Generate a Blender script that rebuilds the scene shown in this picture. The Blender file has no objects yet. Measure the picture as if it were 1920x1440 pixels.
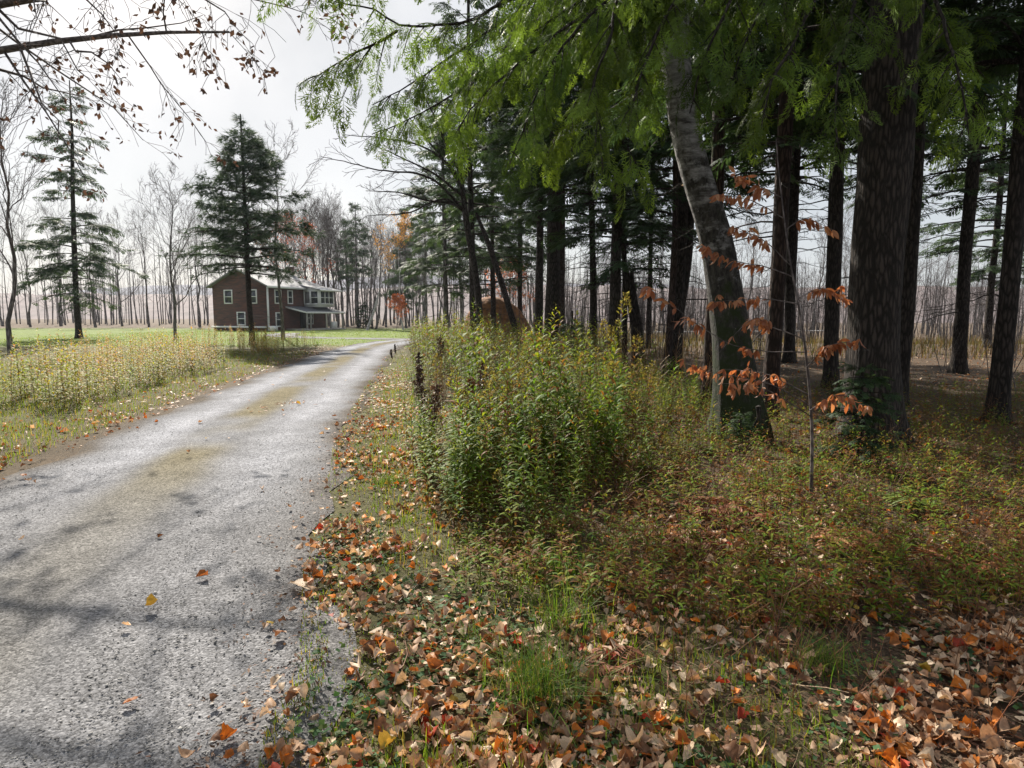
import bpy, math
import numpy as np

# ------------------------------------------------------------------ camera, sky, sun, exposure
scene = bpy.context.scene
R = math.radians
FPX, CX, CY, HORIZON = 1200.0, 960.0, 720.0, 592.0      # photograph pixels (1920 x 1440)
CAM_H = 1.55
PITCH = math.atan((CY - HORIZON) / FPX)
cam_data = bpy.data.cameras.new('camera')
cam_data.sensor_width = 36.0
cam_data.lens = FPX / 1920.0 * 36.0
cam_data.clip_start, cam_data.clip_end = 0.05, 6000.0
cam = bpy.data.objects.new('camera', cam_data)
scene.collection.objects.link(cam)
cam.location = (0, 0, CAM_H)
cam.rotation_euler = (math.pi / 2 - PITCH, 0, 0)
scene.camera = cam

SUN_EL, SUN_AZ = R(36), R(-26)                           # azimuth from +Y, negative = to the left
sun_dir = np.array([math.sin(SUN_AZ) * math.cos(SUN_EL), math.cos(SUN_AZ) * math.cos(SUN_EL), math.sin(SUN_EL)])
sd = bpy.data.lights.new('sun', 'SUN')
sd.energy, sd.angle, sd.color = 5.0, R(0.6), (1.0, 0.93, 0.82)
sun = bpy.data.objects.new('sun', sd)
scene.collection.objects.link(sun)
import mathutils
sun.rotation_euler = mathutils.Vector(sun_dir).to_track_quat('Z', 'Y').to_euler()
sun.location = (-20, 30, 40)

world = bpy.data.worlds.new('World')
scene.world = world
world.use_nodes = True
wn, wl = world.node_tree.nodes, world.node_tree.links
wn.clear()
sky = wn.new('ShaderNodeTexSky'); sky.sky_type = 'NISHITA'; sky.sun_disc = False
sky.sun_elevation = SUN_EL; sky.sun_rotation = SUN_AZ
sky.dust_density = 2.0; sky.air_density = 1.0
bg1 = wn.new('ShaderNodeBackground'); bg1.inputs['Strength'].default_value = 0.052
wl.new(sky.outputs[0], bg1.inputs['Color'])
bg2 = wn.new('ShaderNodeBackground'); bg2.inputs['Color'].default_value = (0.91, 0.95, 1.0, 1)
bg2.inputs['Strength'].default_value = 0.31
tc = wn.new('ShaderNodeTexCoord')
cn = wn.new('ShaderNodeTexNoise'); cn.inputs['Scale'].default_value = 2.2; cn.inputs['Detail'].default_value = 5
cm = wn.new('ShaderNodeMapRange'); cm.inputs[1].default_value = 0.3; cm.inputs[2].default_value = 0.7
cm.inputs[3].default_value = 0.62; cm.inputs[4].default_value = 0.95
wl.new(tc.outputs['Generated'], cn.inputs['Vector']); wl.new(cn.outputs['Fac'], cm.inputs[0])
wm = wn.new('ShaderNodeMixShader'); wo = wn.new('ShaderNodeOutputWorld')
wl.new(cm.outputs[0], wm.inputs[0]); wl.new(bg1.outputs[0], wm.inputs[1]); wl.new(bg2.outputs[0], wm.inputs[2])
wl.new(wm.outputs[0], wo.inputs['Surface'])

vs = scene.view_settings
vs.view_transform = 'Standard'; vs.look = 'None'; vs.gamma = 1.0; vs.use_curve_mapping = False
vs.exposure = 1.25
scene.render.engine = 'CYCLES'
scene.cycles.use_denoising = True
scene.cycles.sample_clamp_indirect = 3.0
scene.cycles.max_bounces = 6
scene.cycles.diffuse_bounces = 3
scene.cycles.glossy_bounces = 2
scene.cycles.transmission_bounces = 4
scene.cycles.transparent_max_bounces = 4

# ------------------------------------------------------------------ helpers
C = scene.collection
rng = np.random.default_rng(7)

def ray(px, py):
    x, v = (px - CX) / FPX, (CY - py) / FPX
    c, s = math.cos(PITCH), math.sin(PITCH)
    return np.array([x, c + v * s, -s + v * c])

def ground_at(px, py, z=0.0):
    d = ray(px, py)
    return np.array([0, 0, CAM_H]) + d * ((z - CAM_H) / d[2])

def at(px, py, depth):
    d = ray(px, py)
    return np.array([0, 0, CAM_H]) + d * (depth / d[1])

class MB:
    """collects vertices, faces and a colour per vertex; build() links them as one mesh object"""
    def __init__(self):
        self.v, self.f, self.c, self.n = [], [], [], 0
    def add(self, v, f, col=(1, 1, 1)):
        v = np.asarray(v, float).reshape(-1, 3)
        f = np.asarray(f, int)
        self.v.append(v); self.f.append(f + self.n)
        col = np.asarray(col, float)
        self.c.append(np.broadcast_to(col, v.shape) if col.ndim == 1 else col)
        self.n += len(v)
        return self
    def box(self, x0, x1, y0, y1, z0, z1, col=(1, 1, 1)):
        v = [(x, y, z) for x in (x0, x1) for y in (y0, y1) for z in (z0, z1)]
        f = [(0, 1, 3, 2), (4, 6, 7, 5), (0, 4, 5, 1), (2, 3, 7, 6), (0, 2, 6, 4), (1, 5, 7, 3)]
        return self.add(v, f, col)
    def mesh(self, name, mat, smooth=False):
        me = bpy.data.meshes.new(name)
        v = np.concatenate(self.v)
        me.vertices.add(len(v)); me.vertices.foreach_set('co', v.ravel())
        idx = np.concatenate([f.ravel() for f in self.f])
        tot = np.concatenate([np.full(len(f), f.shape[1]) for f in self.f])
        me.loops.add(len(idx)); me.loops.foreach_set('vertex_index', idx)
        me.polygons.add(len(tot))
        me.polygons.foreach_set('loop_start', np.concatenate([[0], np.cumsum(tot)[:-1]]))
        if smooth:
            me.polygons.foreach_set('use_smooth', np.ones(len(tot), bool))
        me.update(calc_edges=True)
        c = np.ones((len(v), 4)); c[:, :3] = np.concatenate(self.c)
        a = me.attributes.new('col', 'FLOAT_COLOR', 'POINT'); a.data.foreach_set('color', c.ravel())
        me.materials.append(mat)
        return me
    def build(self, name, mat, parent=None, smooth=False, **props):
        return link(name, self.mesh(name, mat, smooth), parent, **props)

def link(name, me, parent=None, loc=None, rot=None, scale=None, **props):
    o = bpy.data.objects.new(name, me)
    C.objects.link(o)
    if parent is not None: o.parent = parent
    if loc is not None: o.location = loc
    if rot is not None: o.rotation_euler = rot
    if scale is not None: o.scale = (scale,) * 3 if np.isscalar(scale) else scale
    for k, v in props.items(): o[k] = v
    return o

def thing(name, label, category, loc=(0, 0, 0), rot=(0, 0, 0), scale=1.0, group=None):
    o = link(name, None, None, loc, rot, scale, label=label, category=category)
    o.empty_display_size = 0.2
    if group: o['group'] = group
    return o

def norm(a):
    return a / np.maximum(np.linalg.norm(a, axis=-1, keepdims=True), 1e-9)

def basis(d, up):
    """rows: local x = d, z as near to up as it can be; returns (N,3,3) with columns the axes"""
    d = norm(d); y = norm(np.cross(up, d)); z = np.cross(d, y)
    return np.stack([d, y, z], axis=-1)

def scatter(mb, T, F, pos, B, scale, col):
    """N copies of template (T, F)"""
    N, k = len(pos), len(T)
    if N == 0: return
    scale = np.asarray(scale, float)
    Ts = T[None] * (scale.reshape(N, 1, -1) if scale.ndim else scale)
    v = np.einsum('nij,nkj->nki', B, Ts) + pos[:, None, :]
    f = (F[None] + (np.arange(N) * k)[:, None, None]).reshape(-1, F.shape[1])
    mb.add(v.reshape(-1, 3), f, np.repeat(col, k, axis=0))

def tubes(mb, P, Rr, sides=3, col=(1, 1, 1)):
    """batch of tubes: P (N,k,3), Rr (N,k)"""
    P = np.asarray(P, float); Rr = np.asarray(Rr, float)
    if P.ndim == 2: P, Rr = P[None], Rr[None]
    N, k, _ = P.shape
    if N == 0: return
    t = norm(np.gradient(P, axis=1))
    m = norm(P[:, -1] - P[:, 0])
    ref = np.where(np.abs(m[:, 2:3]) < 0.8, np.array([[0, 0, 1.0]]), np.array([[1.0, 0, 0]]))[:, None]
    a = norm(np.cross(t, np.broadcast_to(ref, t.shape))); b = np.cross(t, a)
    th = np.arange(sides) * 2 * math.pi / sides
    ring = a[:, :, None] * np.cos(th)[None, None, :, None] + b[:, :, None] * np.sin(th)[None, None, :, None]
    v = P[:, :, None] + ring * Rr[:, :, None, None]
    i = np.arange(k - 1)[:, None] * sides
    j = np.arange(sides)[None]; j2 = (j + 1) % sides
    f = np.stack([i + j, i + j2, i + j2 + sides, i + j + sides], -1).reshape(-1, 4)
    f = (f[None] + (np.arange(N) * k * sides)[:, None, None]).reshape(-1, 4)
    c = np.asarray(col, float)
    if c.ndim == 2: c = np.repeat(c, k * sides, axis=0)
    mb.add(v.reshape(-1, 3), f, c)

def catmull(pts, step=0.25):
    p = np.asarray(pts, float)
    p = np.vstack([2 * p[0] - p[1], p, 2 * p[-1] - p[-2]])
    out = []
    for i in range(1, len(p) - 2):
        n = max(2, int(np.linalg.norm(p[i + 1] - p[i]) / step))
        t = np.linspace(0, 1, n, endpoint=False)[:, None]
        a, b, c, d = p[i - 1], p[i], p[i + 1], p[i + 2]
        out.append(0.5 * (2 * b + (c - a) * t + (2 * a - 5 * b + 4 * c - d) * t**2 + (3 * b - a - 3 * c + d) * t**3))
    out.append(p[-2][None])
    return np.vstack(out)

def wob(x, y, f, s):
    """smooth value noise made of sines, about -1..1"""
    return (np.sin(x * f + s) * np.cos(y * f * 0.83 + 1.7 * s) + 0.6 * np.sin(x * f * 1.9 + y * f * 1.3 + 2.3 * s)
            + 0.4 * np.cos(x * f * 2.7 - y * f * 3.1 + s)) / 2

def inside(poly, x, y):
    r = np.zeros(len(x), bool); j = len(poly) - 1
    for i in range(len(poly)):
        xi, yi, xj, yj = poly[i][0], poly[i][1], poly[j][0], poly[j][1]
        m = ((yi > y) != (yj > y)) & (x < (xj - xi) * (y - yi) / (yj - yi + 1e-12) + xi)
        r ^= m; j = i
    return r

# ------------------------------------------------------------------ materials
def new_mat(name):
    m = bpy.data.materials.new(name); m.use_nodes = True
    nt = m.node_tree; nt.nodes.clear()
    out = nt.nodes.new('ShaderNodeOutputMaterial')
    return m, nt.nodes, nt.links, out

def leaf_mat(name, trans=0.45, rough=0.5, spec=0.4, vary=0.25, scale=30, warm=(1.25, 1.15, 0.7)):
    m, n, l, out = new_mat(name)
    at_ = n.new('ShaderNodeAttribute'); at_.attribute_name = 'col'
    geo = n.new('ShaderNodeTexCoord')
    nz = n.new('ShaderNodeTexNoise'); nz.inputs['Scale'].default_value = scale; nz.inputs['Detail'].default_value = 3
    l.new(geo.outputs['Object'], nz.inputs['Vector'])
    mr = n.new('ShaderNodeMapRange'); mr.inputs[1].default_value = 0.3; mr.inputs[2].default_value = 0.7
    mr.inputs[3].default_value = 1 - vary; mr.inputs[4].default_value = 1 + vary
    l.new(nz.outputs['Fac'], mr.inputs[0])
    mu = n.new('ShaderNodeVectorMath'); mu.operation = 'SCALE'
    l.new(at_.outputs['Color'], mu.inputs[0]); l.new(mr.outputs[0], mu.inputs['Scale'])
    p = n.new('ShaderNodeBsdfPrincipled')
    p.inputs['Roughness'].default_value = rough; p.inputs['Specular IOR Level'].default_value = spec
    l.new(mu.outputs[0], p.inputs['Base Color'])
    t = n.new('ShaderNodeBsdfTranslucent')
    mw = n.new('ShaderNodeVectorMath'); mw.operation = 'MULTIPLY'; mw.inputs[1].default_value = warm
    l.new(mu.outputs[0], mw.inputs[0]); l.new(mw.outputs[0], t.inputs['Color'])
    mx = n.new('ShaderNodeMixShader'); mx.inputs[0].default_value = trans
    l.new(p.outputs[0], mx.inputs[1]); l.new(t.outputs[0], mx.inputs[2]); l.new(mx.outputs[0], out.inputs['Surface'])
    return m

def bark_mat(name, c1, c2, sx=14, sz=2.5, bump=0.6, moss=None, rough=0.9):
    m, n, l, out = new_mat(name)
    tcn = n.new('ShaderNodeTexCoord'); mp = n.new('ShaderNodeMapping')
    mp.inputs['Scale'].default_value = (sx, sx, sz)
    l.new(tcn.outputs['Object'], mp.inputs['Vector'])
    n0 = n.new('ShaderNodeTexNoise'); n0.inputs['Scale'].default_value = 0.7; n0.inputs['Detail'].default_value = 10
    n0.inputs['Roughness'].default_value = 0.7
    l.new(mp.outputs[0], n0.inputs['Vector'])
    wv = n.new('ShaderNodeVectorMath'); wv.operation = 'MULTIPLY_ADD'; wv.inputs[1].default_value = (1.1, 1.1, 1.1)
    l.new(n0.outputs['Color'], wv.inputs[0]); l.new(mp.outputs[0], wv.inputs[2])
    vo = n.new('ShaderNodeTexVoronoi'); vo.feature = 'DISTANCE_TO_EDGE'; vo.inputs['Scale'].default_value = 1.0
    l.new(wv.outputs[0], vo.inputs['Vector'])
    vr = n.new('ShaderNodeMapRange'); vr.inputs[1].default_value = 0.0; vr.inputs[2].default_value = 0.32; l.new(vo.outputs['Distance'], vr.inputs[0])
    nz = n.new('ShaderNodeMath'); nz.operation = 'MULTIPLY_ADD'; nz.inputs[1].default_value = 0.45
    l.new(vr.outputs[0], nz.inputs[0])
    hf = n.new('ShaderNodeMath'); hf.operation = 'MULTIPLY'; hf.inputs[1].default_value = 0.55; l.new(n0.outputs['Fac'], hf.inputs[0]); l.new(hf.outputs[0], nz.inputs[2])
    cr = n.new('ShaderNodeValToRGB')
    cr.color_ramp.elements[0].position = 0.35; cr.color_ramp.elements[0].color = (*c1, 1)
    cr.color_ramp.elements[1].position = 0.68; cr.color_ramp.elements[1].color = (*c2, 1)
    l.new(nz.outputs[0], cr.inputs[0])
    col = cr.outputs[0]
    if moss:
        nm = n.new('ShaderNodeTexNoise'); nm.inputs['Scale'].default_value = 3.0; nm.inputs['Detail'].default_value = 5
        l.new(tcn.outputs['Object'], nm.inputs['Vector'])
        sp = n.new('ShaderNodeSeparateXYZ'); l.new(tcn.outputs['Object'], sp.inputs[0])
        hz = n.new('ShaderNodeMapRange'); hz.inputs[1].default_value = moss[1]; hz.inputs[2].default_value = 0.0
        hz.inputs[3].default_value = -0.25; hz.inputs[4].default_value = 0.22
        l.new(sp.outputs['Z'], hz.inputs[0])
        ad = n.new('ShaderNodeMath'); ad.operation = 'ADD'; l.new(nm.outputs['Fac'], ad.inputs[0]); l.new(hz.outputs[0], ad.inputs[1])
        st = n.new('ShaderNodeMapRange'); st.inputs[1].default_value = 0.56; st.inputs[2].default_value = 0.66
        l.new(ad.outputs[0], st.inputs[0])
        mx = n.new('ShaderNodeMix'); mx.data_type = 'RGBA'
        l.new(st.outputs[0], mx.inputs['Factor']); l.new(col, mx.inputs[6]); mx.inputs[7].default_value = (*moss[0], 1)
        col = mx.outputs[2]
    p = n.new('ShaderNodeBsdfPrincipled'); p.inputs['Roughness'].default_value = rough
    p.inputs['Specular IOR Level'].default_value = 0.25
    l.new(col, p.inputs['Base Color'])
    b = n.new('ShaderNodeBump'); b.inputs['Strength'].default_value = bump; b.inputs['Distance'].default_value = 0.03
    l.new(nz.outputs[0], b.inputs['Height']); l.new(b.outputs[0], p.inputs['Normal'])
    l.new(p.outputs[0], out.inputs['Surface'])
    return m

def plain_mat(name, col, rough=0.7, vary=0.15, scale=8.0, bump=0.0, spec=0.4):
    m, n, l, out = new_mat(name)
    tcn = n.new('ShaderNodeTexCoord')
    nz = n.new('ShaderNodeTexNoise'); nz.inputs['Scale'].default_value = scale; nz.inputs['Detail'].default_value = 6
    l.new(tcn.outputs['Object'], nz.inputs['Vector'])
    cr = n.new('ShaderNodeValToRGB')
    c = np.array(col)
    cr.color_ramp.elements[0].position = 0.3; cr.color_ramp.elements[0].color = (*(c * (1 - vary)), 1)
    cr.color_ramp.elements[1].position = 0.7; cr.color_ramp.elements[1].color = (*np.minimum(c * (1 + vary), 1), 1)
    l.new(nz.outputs['Fac'], cr.inputs[0])
    p = n.new('ShaderNodeBsdfPrincipled'); p.inputs['Roughness'].default_value = rough
    p.inputs['Specular IOR Level'].default_value = spec
    l.new(cr.outputs[0], p.inputs['Base Color'])
    if bump:
        b = n.new('ShaderNodeBump'); b.inputs['Strength'].default_value = bump; b.inputs['Distance'].default_value = 0.02
        l.new(nz.outputs['Fac'], b.inputs['Height']); l.new(b.outputs[0], p.inputs['Normal'])
    l.new(p.outputs[0], out.inputs['Surface'])
    return m

def soil_mat(name):
    m, n, l, out = new_mat(name)
    at_ = n.new('ShaderNodeAttribute'); at_.attribute_name = 'col'
    tcn = n.new('ShaderNodeTexCoord')
    n1 = n.new('ShaderNodeTexNoise'); n1.inputs['Scale'].default_value = 28; n1.inputs['Detail'].default_value = 8
    n1.inputs['Roughness'].default_value = 0.7
    n2 = n.new('ShaderNodeTexNoise'); n2.inputs['Scale'].default_value = 1.3; n2.inputs['Detail'].default_value = 5
    l.new(tcn.outputs['Object'], n1.inputs['Vector']); l.new(tcn.outputs['Object'], n2.inputs['Vector'])
    r1 = n.new('ShaderNodeMapRange'); r1.inputs[1].default_value = .3; r1.inputs[2].default_value = .7; r1.inputs[3].default_value = .45; r1.inputs[4].default_value = 1.5
    r2 = n.new('ShaderNodeMapRange'); r2.inputs[1].default_value = .3; r2.inputs[2].default_value = .7; r2.inputs[3].default_value = .75; r2.inputs[4].default_value = 1.25
    l.new(n1.outputs['Fac'], r1.inputs[0]); l.new(n2.outputs['Fac'], r2.inputs[0])
    mm = n.new('ShaderNodeMath'); mm.operation = 'MULTIPLY'; l.new(r1.outputs[0], mm.inputs[0]); l.new(r2.outputs[0], mm.inputs[1])
    mu = n.new('ShaderNodeVectorMath'); mu.operation = 'SCALE'
    l.new(at_.outputs['Color'], mu.inputs[0]); l.new(mm.outputs[0], mu.inputs['Scale'])
    p = n.new('ShaderNodeBsdfPrincipled'); p.inputs['Roughness'].default_value = 0.95; p.inputs['Specular IOR Level'].default_value = 0.15
    l.new(mu.outputs[0], p.inputs['Base Color'])
    b = n.new('ShaderNodeBump'); b.inputs['Strength'].default_value = 0.7; b.inputs['Distance'].default_value = 0.03
    l.new(n1.outputs['Fac'], b.inputs['Height']); l.new(b.outputs[0], p.inputs['Normal'])
    l.new(p.outputs[0], out.inputs['Surface'])
    return m

def gravel_mat(name):
    """vertex colour = wear bands; voronoi stones on top"""
    m, n, l, out = new_mat(name)
    at_ = n.new('ShaderNodeAttribute'); at_.attribute_name = 'col'
    tcn = n.new('ShaderNodeTexCoord')
    vo = n.new('ShaderNodeTexVoronoi'); vo.inputs['Scale'].default_value = 75
    v2 = n.new('ShaderNodeTexVoronoi'); v2.inputs['Scale'].default_value = 150
    nz = n.new('ShaderNodeTexNoise'); nz.inputs['Scale'].default_value = 2.2; nz.inputs['Detail'].default_value = 7; nz.inputs['Roughness'].default_value = 0.65
    for x in (vo, v2, nz): l.new(tcn.outputs['Object'], x.inputs['Vector'])
    s1 = n.new('ShaderNodeSeparateXYZ'); l.new(vo.outputs['Color'], s1.inputs[0])
    s2 = n.new('ShaderNodeSeparateXYZ'); l.new(v2.outputs['Color'], s2.inputs[0])
    r1 = n.new('ShaderNodeMapRange'); r1.inputs[3].default_value = .62; r1.inputs[4].default_value = 1.35; l.new(s1.outputs[0], r1.inputs[0])
    r2 = n.new('ShaderNodeMapRange'); r2.inputs[3].default_value = .6; r2.inputs[4].default_value = 1.4; l.new(s2.outputs[0], r2.inputs[0])
    r3 = n.new('ShaderNodeMapRange'); r3.inputs[1].default_value = .3; r3.inputs[2].default_value = .7; r3.inputs[3].default_value = .8; r3.inputs[4].default_value = 1.2; l.new(nz.outputs['Fac'], r3.inputs[0])
    a = n.new('ShaderNodeMath'); a.operation = 'MULTIPLY'; l.new(r1.outputs[0], a.inputs[0]); l.new(r2.outputs[0], a.inputs[1])
    b_ = n.new('ShaderNodeMath'); b_.operation = 'MULTIPLY'; l.new(a.outputs[0], b_.inputs[0]); l.new(r3.outputs[0], b_.inputs[1])
    mu = n.new('ShaderNodeVectorMath'); mu.operation = 'SCALE'
    l.new(at_.outputs['Color'], mu.inputs[0]); l.new(b_.outputs[0], mu.inputs['Scale'])
    p = n.new('ShaderNodeBsdfPrincipled'); p.inputs['Roughness'].default_value = 1.0; p.inputs['Specular IOR Level'].default_value = 0.04
    l.new(mu.outputs[0], p.inputs['Base Color'])
    b = n.new('ShaderNodeBump'); b.inputs['Strength'].default_value = 0.45; b.inputs['Distance'].default_value = 0.008
    l.new(vo.outputs['Distance'], b.inputs['Height']); b.invert = True
    l.new(b.outputs[0], p.inputs['Normal'])
    l.new(p.outputs[0], out.inputs['Surface'])
    return m

def siding_mat(name):
    m, n, l, out = new_mat(name)
    tcn = n.new('ShaderNodeTexCoord')
    sp = n.new('ShaderNodeSeparateXYZ'); l.new(tcn.outputs['Object'], sp.inputs[0])
    mu = n.new('ShaderNodeMath'); mu.operation = 'MULTIPLY'; mu.inputs[1].default_value = 6.5; l.new(sp.outputs['Z'], mu.inputs[0])
    fr = n.new('ShaderNodeMath'); fr.operation = 'FRACT'; l.new(mu.outputs[0], fr.inputs[0])
    mp = n.new('ShaderNodeMapping'); mp.inputs['Scale'].default_value = (0.9, 0.9, 6.0); l.new(tcn.outputs['Object'], mp.inputs['Vector'])
    nz = n.new('ShaderNodeTexNoise'); nz.inputs['Scale'].default_value = 1.0; nz.inputs['Detail'].default_value = 6; nz.inputs['Roughness'].default_value = .7
    l.new(mp.outputs[0], nz.inputs['Vector'])
    cr = n.new('ShaderNodeValToRGB'); e = cr.color_ramp.elements
    e[0].position = .33; e[0].color = (.045, .032, .032, 1); e[1].position = .62; e[1].color = (.135, .056, .042, 1)
    k = e.new(.48); k.color = (.085, .040, .034, 1)
    l.new(nz.outputs['Fac'], cr.inputs[0])
    p = n.new('ShaderNodeBsdfPrincipled'); p.inputs['Roughness'].default_value = .85
    l.new(cr.outputs[0], p.inputs['Base Color'])
    b = n.new('ShaderNodeBump'); b.inputs['Strength'].default_value = .8; b.inputs['Distance'].default_value = .02; b.invert = True
    l.new(fr.outputs[0], b.inputs['Height']); l.new(b.outputs[0], p.inputs['Normal'])
    l.new(p.outputs[0], out.inputs['Surface'])
    return m

def glass_mat(name):
    m, n, l, out = new_mat(name)
    p = n.new('ShaderNodeBsdfPrincipled'); p.inputs['Base Color'].default_value = (.03, .035, .045, 1)
    p.inputs['Roughness'].default_value = .06; p.inputs['Specular IOR Level'].default_value = .6
    l.new(p.outputs[0], out.inputs['Surface'])
    return m

def birch_mat(name):
    m, n, l, out = new_mat(name)
    tcn = n.new('ShaderNodeTexCoord')
    mp = n.new('ShaderNodeMapping'); mp.inputs['Scale'].default_value = (3.0, 3.0, 14); l.new(tcn.outputs['Object'], mp.inputs['Vector'])
    n1 = n.new('ShaderNodeTexNoise'); n1.inputs['Scale'].default_value = 1.0; n1.inputs['Detail'].default_value = 6; n1.inputs['Roughness'].default_value = .7
    l.new(mp.outputs[0], n1.inputs['Vector'])
    n2 = n.new('ShaderNodeTexNoise'); n2.inputs['Scale'].default_value = 4.2; n2.inputs['Detail'].default_value = 9; n2.inputs['Roughness'].default_value = .72
    l.new(tcn.outputs['Object'], n2.inputs['Vector'])
    cr = n.new('ShaderNodeValToRGB'); e = cr.color_ramp.elements
    e[0].position = .36; e[0].color = (.05, .045, .042, 1); e[1].position = .6; e[1].color = (.40, .39, .385, 1)
    l.new(n1.outputs['Fac'], cr.inputs[0])
    # rough dark plated bark and moss towards the foot of the trunk
    sp = n.new('ShaderNodeSeparateXYZ'); l.new(tcn.outputs['Object'], sp.inputs[0])
    hz = n.new('ShaderNodeMapRange'); hz.inputs[1].default_value = 4.6; hz.inputs[2].default_value = 0.2; hz.inputs[3].default_value = -.06; hz.inputs[4].default_value = .40
    l.new(sp.outputs['Z'], hz.inputs[0])
    ad = n.new('ShaderNodeMath'); ad.operation = 'ADD'; l.new(n2.outputs['Fac'], ad.inputs[0]); l.new(hz.outputs[0], ad.inputs[1])
    st = n.new('ShaderNodeMapRange'); st.inputs[1].default_value = .52; st.inputs[2].default_value = .66; l.new(ad.outputs[0], st.inputs[0])
    mx = n.new('ShaderNodeMix'); mx.data_type = 'RGBA'
    l.new(st.outputs[0], mx.inputs['Factor']); l.new(cr.outputs[0], mx.inputs[6])
    m3 = n.new('ShaderNodeMapping'); m3.inputs['Scale'].default_value = (24, 24, 8); l.new(tcn.outputs['Object'], m3.inputs['Vector'])
    n3 = n.new('ShaderNodeTexNoise'); n3.inputs['Scale'].default_value = 1.0; n3.inputs['Detail'].default_value = 8; n3.inputs['Roughness'].default_value = .75; l.new(m3.outputs[0], n3.inputs['Vector'])
    c3 = n.new('ShaderNodeValToRGB'); e3 = c3.color_ramp.elements; e3[0].position = .38; e3[0].color = (.010, .009, .008, 1); e3[1].position = .66; e3[1].color = (.085, .075, .065, 1)
    l.new(n3.outputs['Fac'], c3.inputs[0]); l.new(c3.outputs[0], mx.inputs[7])
    s2 = n.new('ShaderNodeMapRange'); s2.inputs[1].default_value = .74; s2.inputs[2].default_value = .84; l.new(ad.outputs[0], s2.inputs[0])
    m2 = n.new('ShaderNodeMix'); m2.data_type = 'RGBA'
    l.new(s2.outputs[0], m2.inputs['Factor']); l.new(mx.outputs[2], m2.inputs[6]); m2.inputs[7].default_value = (.022, .032, .009, 1)
    p = n.new('ShaderNodeBsdfPrincipled'); p.inputs['Roughness'].default_value = .8; p.inputs['Specular IOR Level'].default_value = .25
    l.new(m2.outputs[2], p.inputs['Base Color'])
    b = n.new('ShaderNodeBump'); b.inputs['Strength'].default_value = 1.0; b.inputs['Distance'].default_value = .05
    ah = n.new('ShaderNodeMath'); ah.operation = 'ADD'; l.new(n2.outputs['Fac'], ah.inputs[0]); l.new(n3.outputs['Fac'], ah.inputs[1])
    l.new(ah.outputs[0], b.inputs['Height']); l.new(b.outputs[0], p.inputs['Normal'])
    l.new(p.outputs[0], out.inputs['Surface'])
    return m

M = dict(
    soil=soil_mat('forest_soil'), gravel=gravel_mat('gravel'), siding=siding_mat('weathered_siding'), glass=glass_mat('window_glass'),
    white=plain_mat('white_paint', (.80, .80, .80), .6, .08), roof=plain_mat('grey_roof', (.22, .225, .24), .7, .2, 3),
    roof2=plain_mat('dark_porch_roof', (.10, .11, .13), .7, .2, 3), wood=plain_mat('porch_wood', (.3, .29, .27), .8, .25, 5),
    hole=plain_mat('interior_dark', (.02, .02, .022), .9), screen=plain_mat('window_screen', (.16, .155, .16), .8),
    birch=birch_mat('birch_bark'),
    bark=bark_mat('hemlock_bark', (.014, .011, .009), (.055, .043, .036), 24, 5, .9),
    bark_red=bark_mat('reddish_bark', (.018, .011, .009), (.065, .042, .033), 22, 4.5, .8),
    bark_grey=bark_mat('grey_bark', (.06, .052, .05), (.21, .19, .185), 10, 2, .5),
    bark_pale=bark_mat('pale_bark', (.25, .24, .24), (.6, .58, .56), 5, 9, .3),
    twig=bark_mat('twig_bark', (.06, .05, .048), (.16, .135, .13), 10, 10, .1),
    needle=leaf_mat('hemlock_needles', .38, .6, .15, .35, 2.5), pine=leaf_mat('pine_needles', .30, .6, .15, .3, 2),
    litter=leaf_mat('dry_leaves', .25, .6, .2, .35, 55, (1.3, .95, .6)), beech=leaf_mat('copper_leaves', .45, .5, .35, .25, 40, (1.3, .95, .6)),
    weed=leaf_mat('goldenrod_leaves', .48, .6, .12, .2, 20, (1.3, 1.25, .5)), grass=leaf_mat('grass_blades', .5, .55, .2, .2, 4, (1.3, 1.25, .5)),
    stem=leaf_mat('plant_stems', .05, .6, .3, .2, 15), stone=leaf_mat('small_stones', 0.0, .8, .3, .3, 60),
    heap=plain_mat('rust_brown_chips', (.20, .085, .03), .9, .5, 5.0, .8),
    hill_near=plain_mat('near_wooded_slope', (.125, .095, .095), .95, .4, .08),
    hill=plain_mat('wooded_hill', (.085, .085, .115), .95, .3, .05),  # blue of the distance haze put into the base colour
)

# ------------------------------------------------------------------ road lines and the ground
edge_px = [(560, 1440), (606, 1100), (640, 900), (660, 800), (714, 700), (757, 650)]
E = np.array([ground_at(*p)[:2] for p in edge_px])
E = np.vstack([[E[0, 0] + 0.2, -2.5], E])
dirn = np.gradient(E, axis=0); dirn = norm(dirn)
W = 3.15
ctr = E + np.stack([-dirn[:, 1], dirn[:, 0]], 1) * (W / 2)
ctr = np.vstack([ctr, [[-6.3, 41], [-3.0, 49.5], [4, 57], [16, 63], [34, 68]]])
ROAD = catmull(ctr, 0.25)
DRIVE = catmull([[-6.0, 42.5], [-9.5, 43.6], [-14, 45.5], [-18, 50], [-20, 57]], 0.4)

def poly_dist(x, y, line):
    x, y = np.asarray(x, float), np.asarray(y, float)
    sh = x.shape; x, y = x.ravel(), y.ravel(); out = np.empty(len(x))
    for i in range(0, len(x), 20000):
        out[i:i + 20000] = np.sqrt(((x[i:i + 20000, None] - line[None, ::2, 0])**2 + (y[i:i + 20000, None] - line[None, ::2, 1])**2).min(1))
    return out.reshape(sh)

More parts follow.
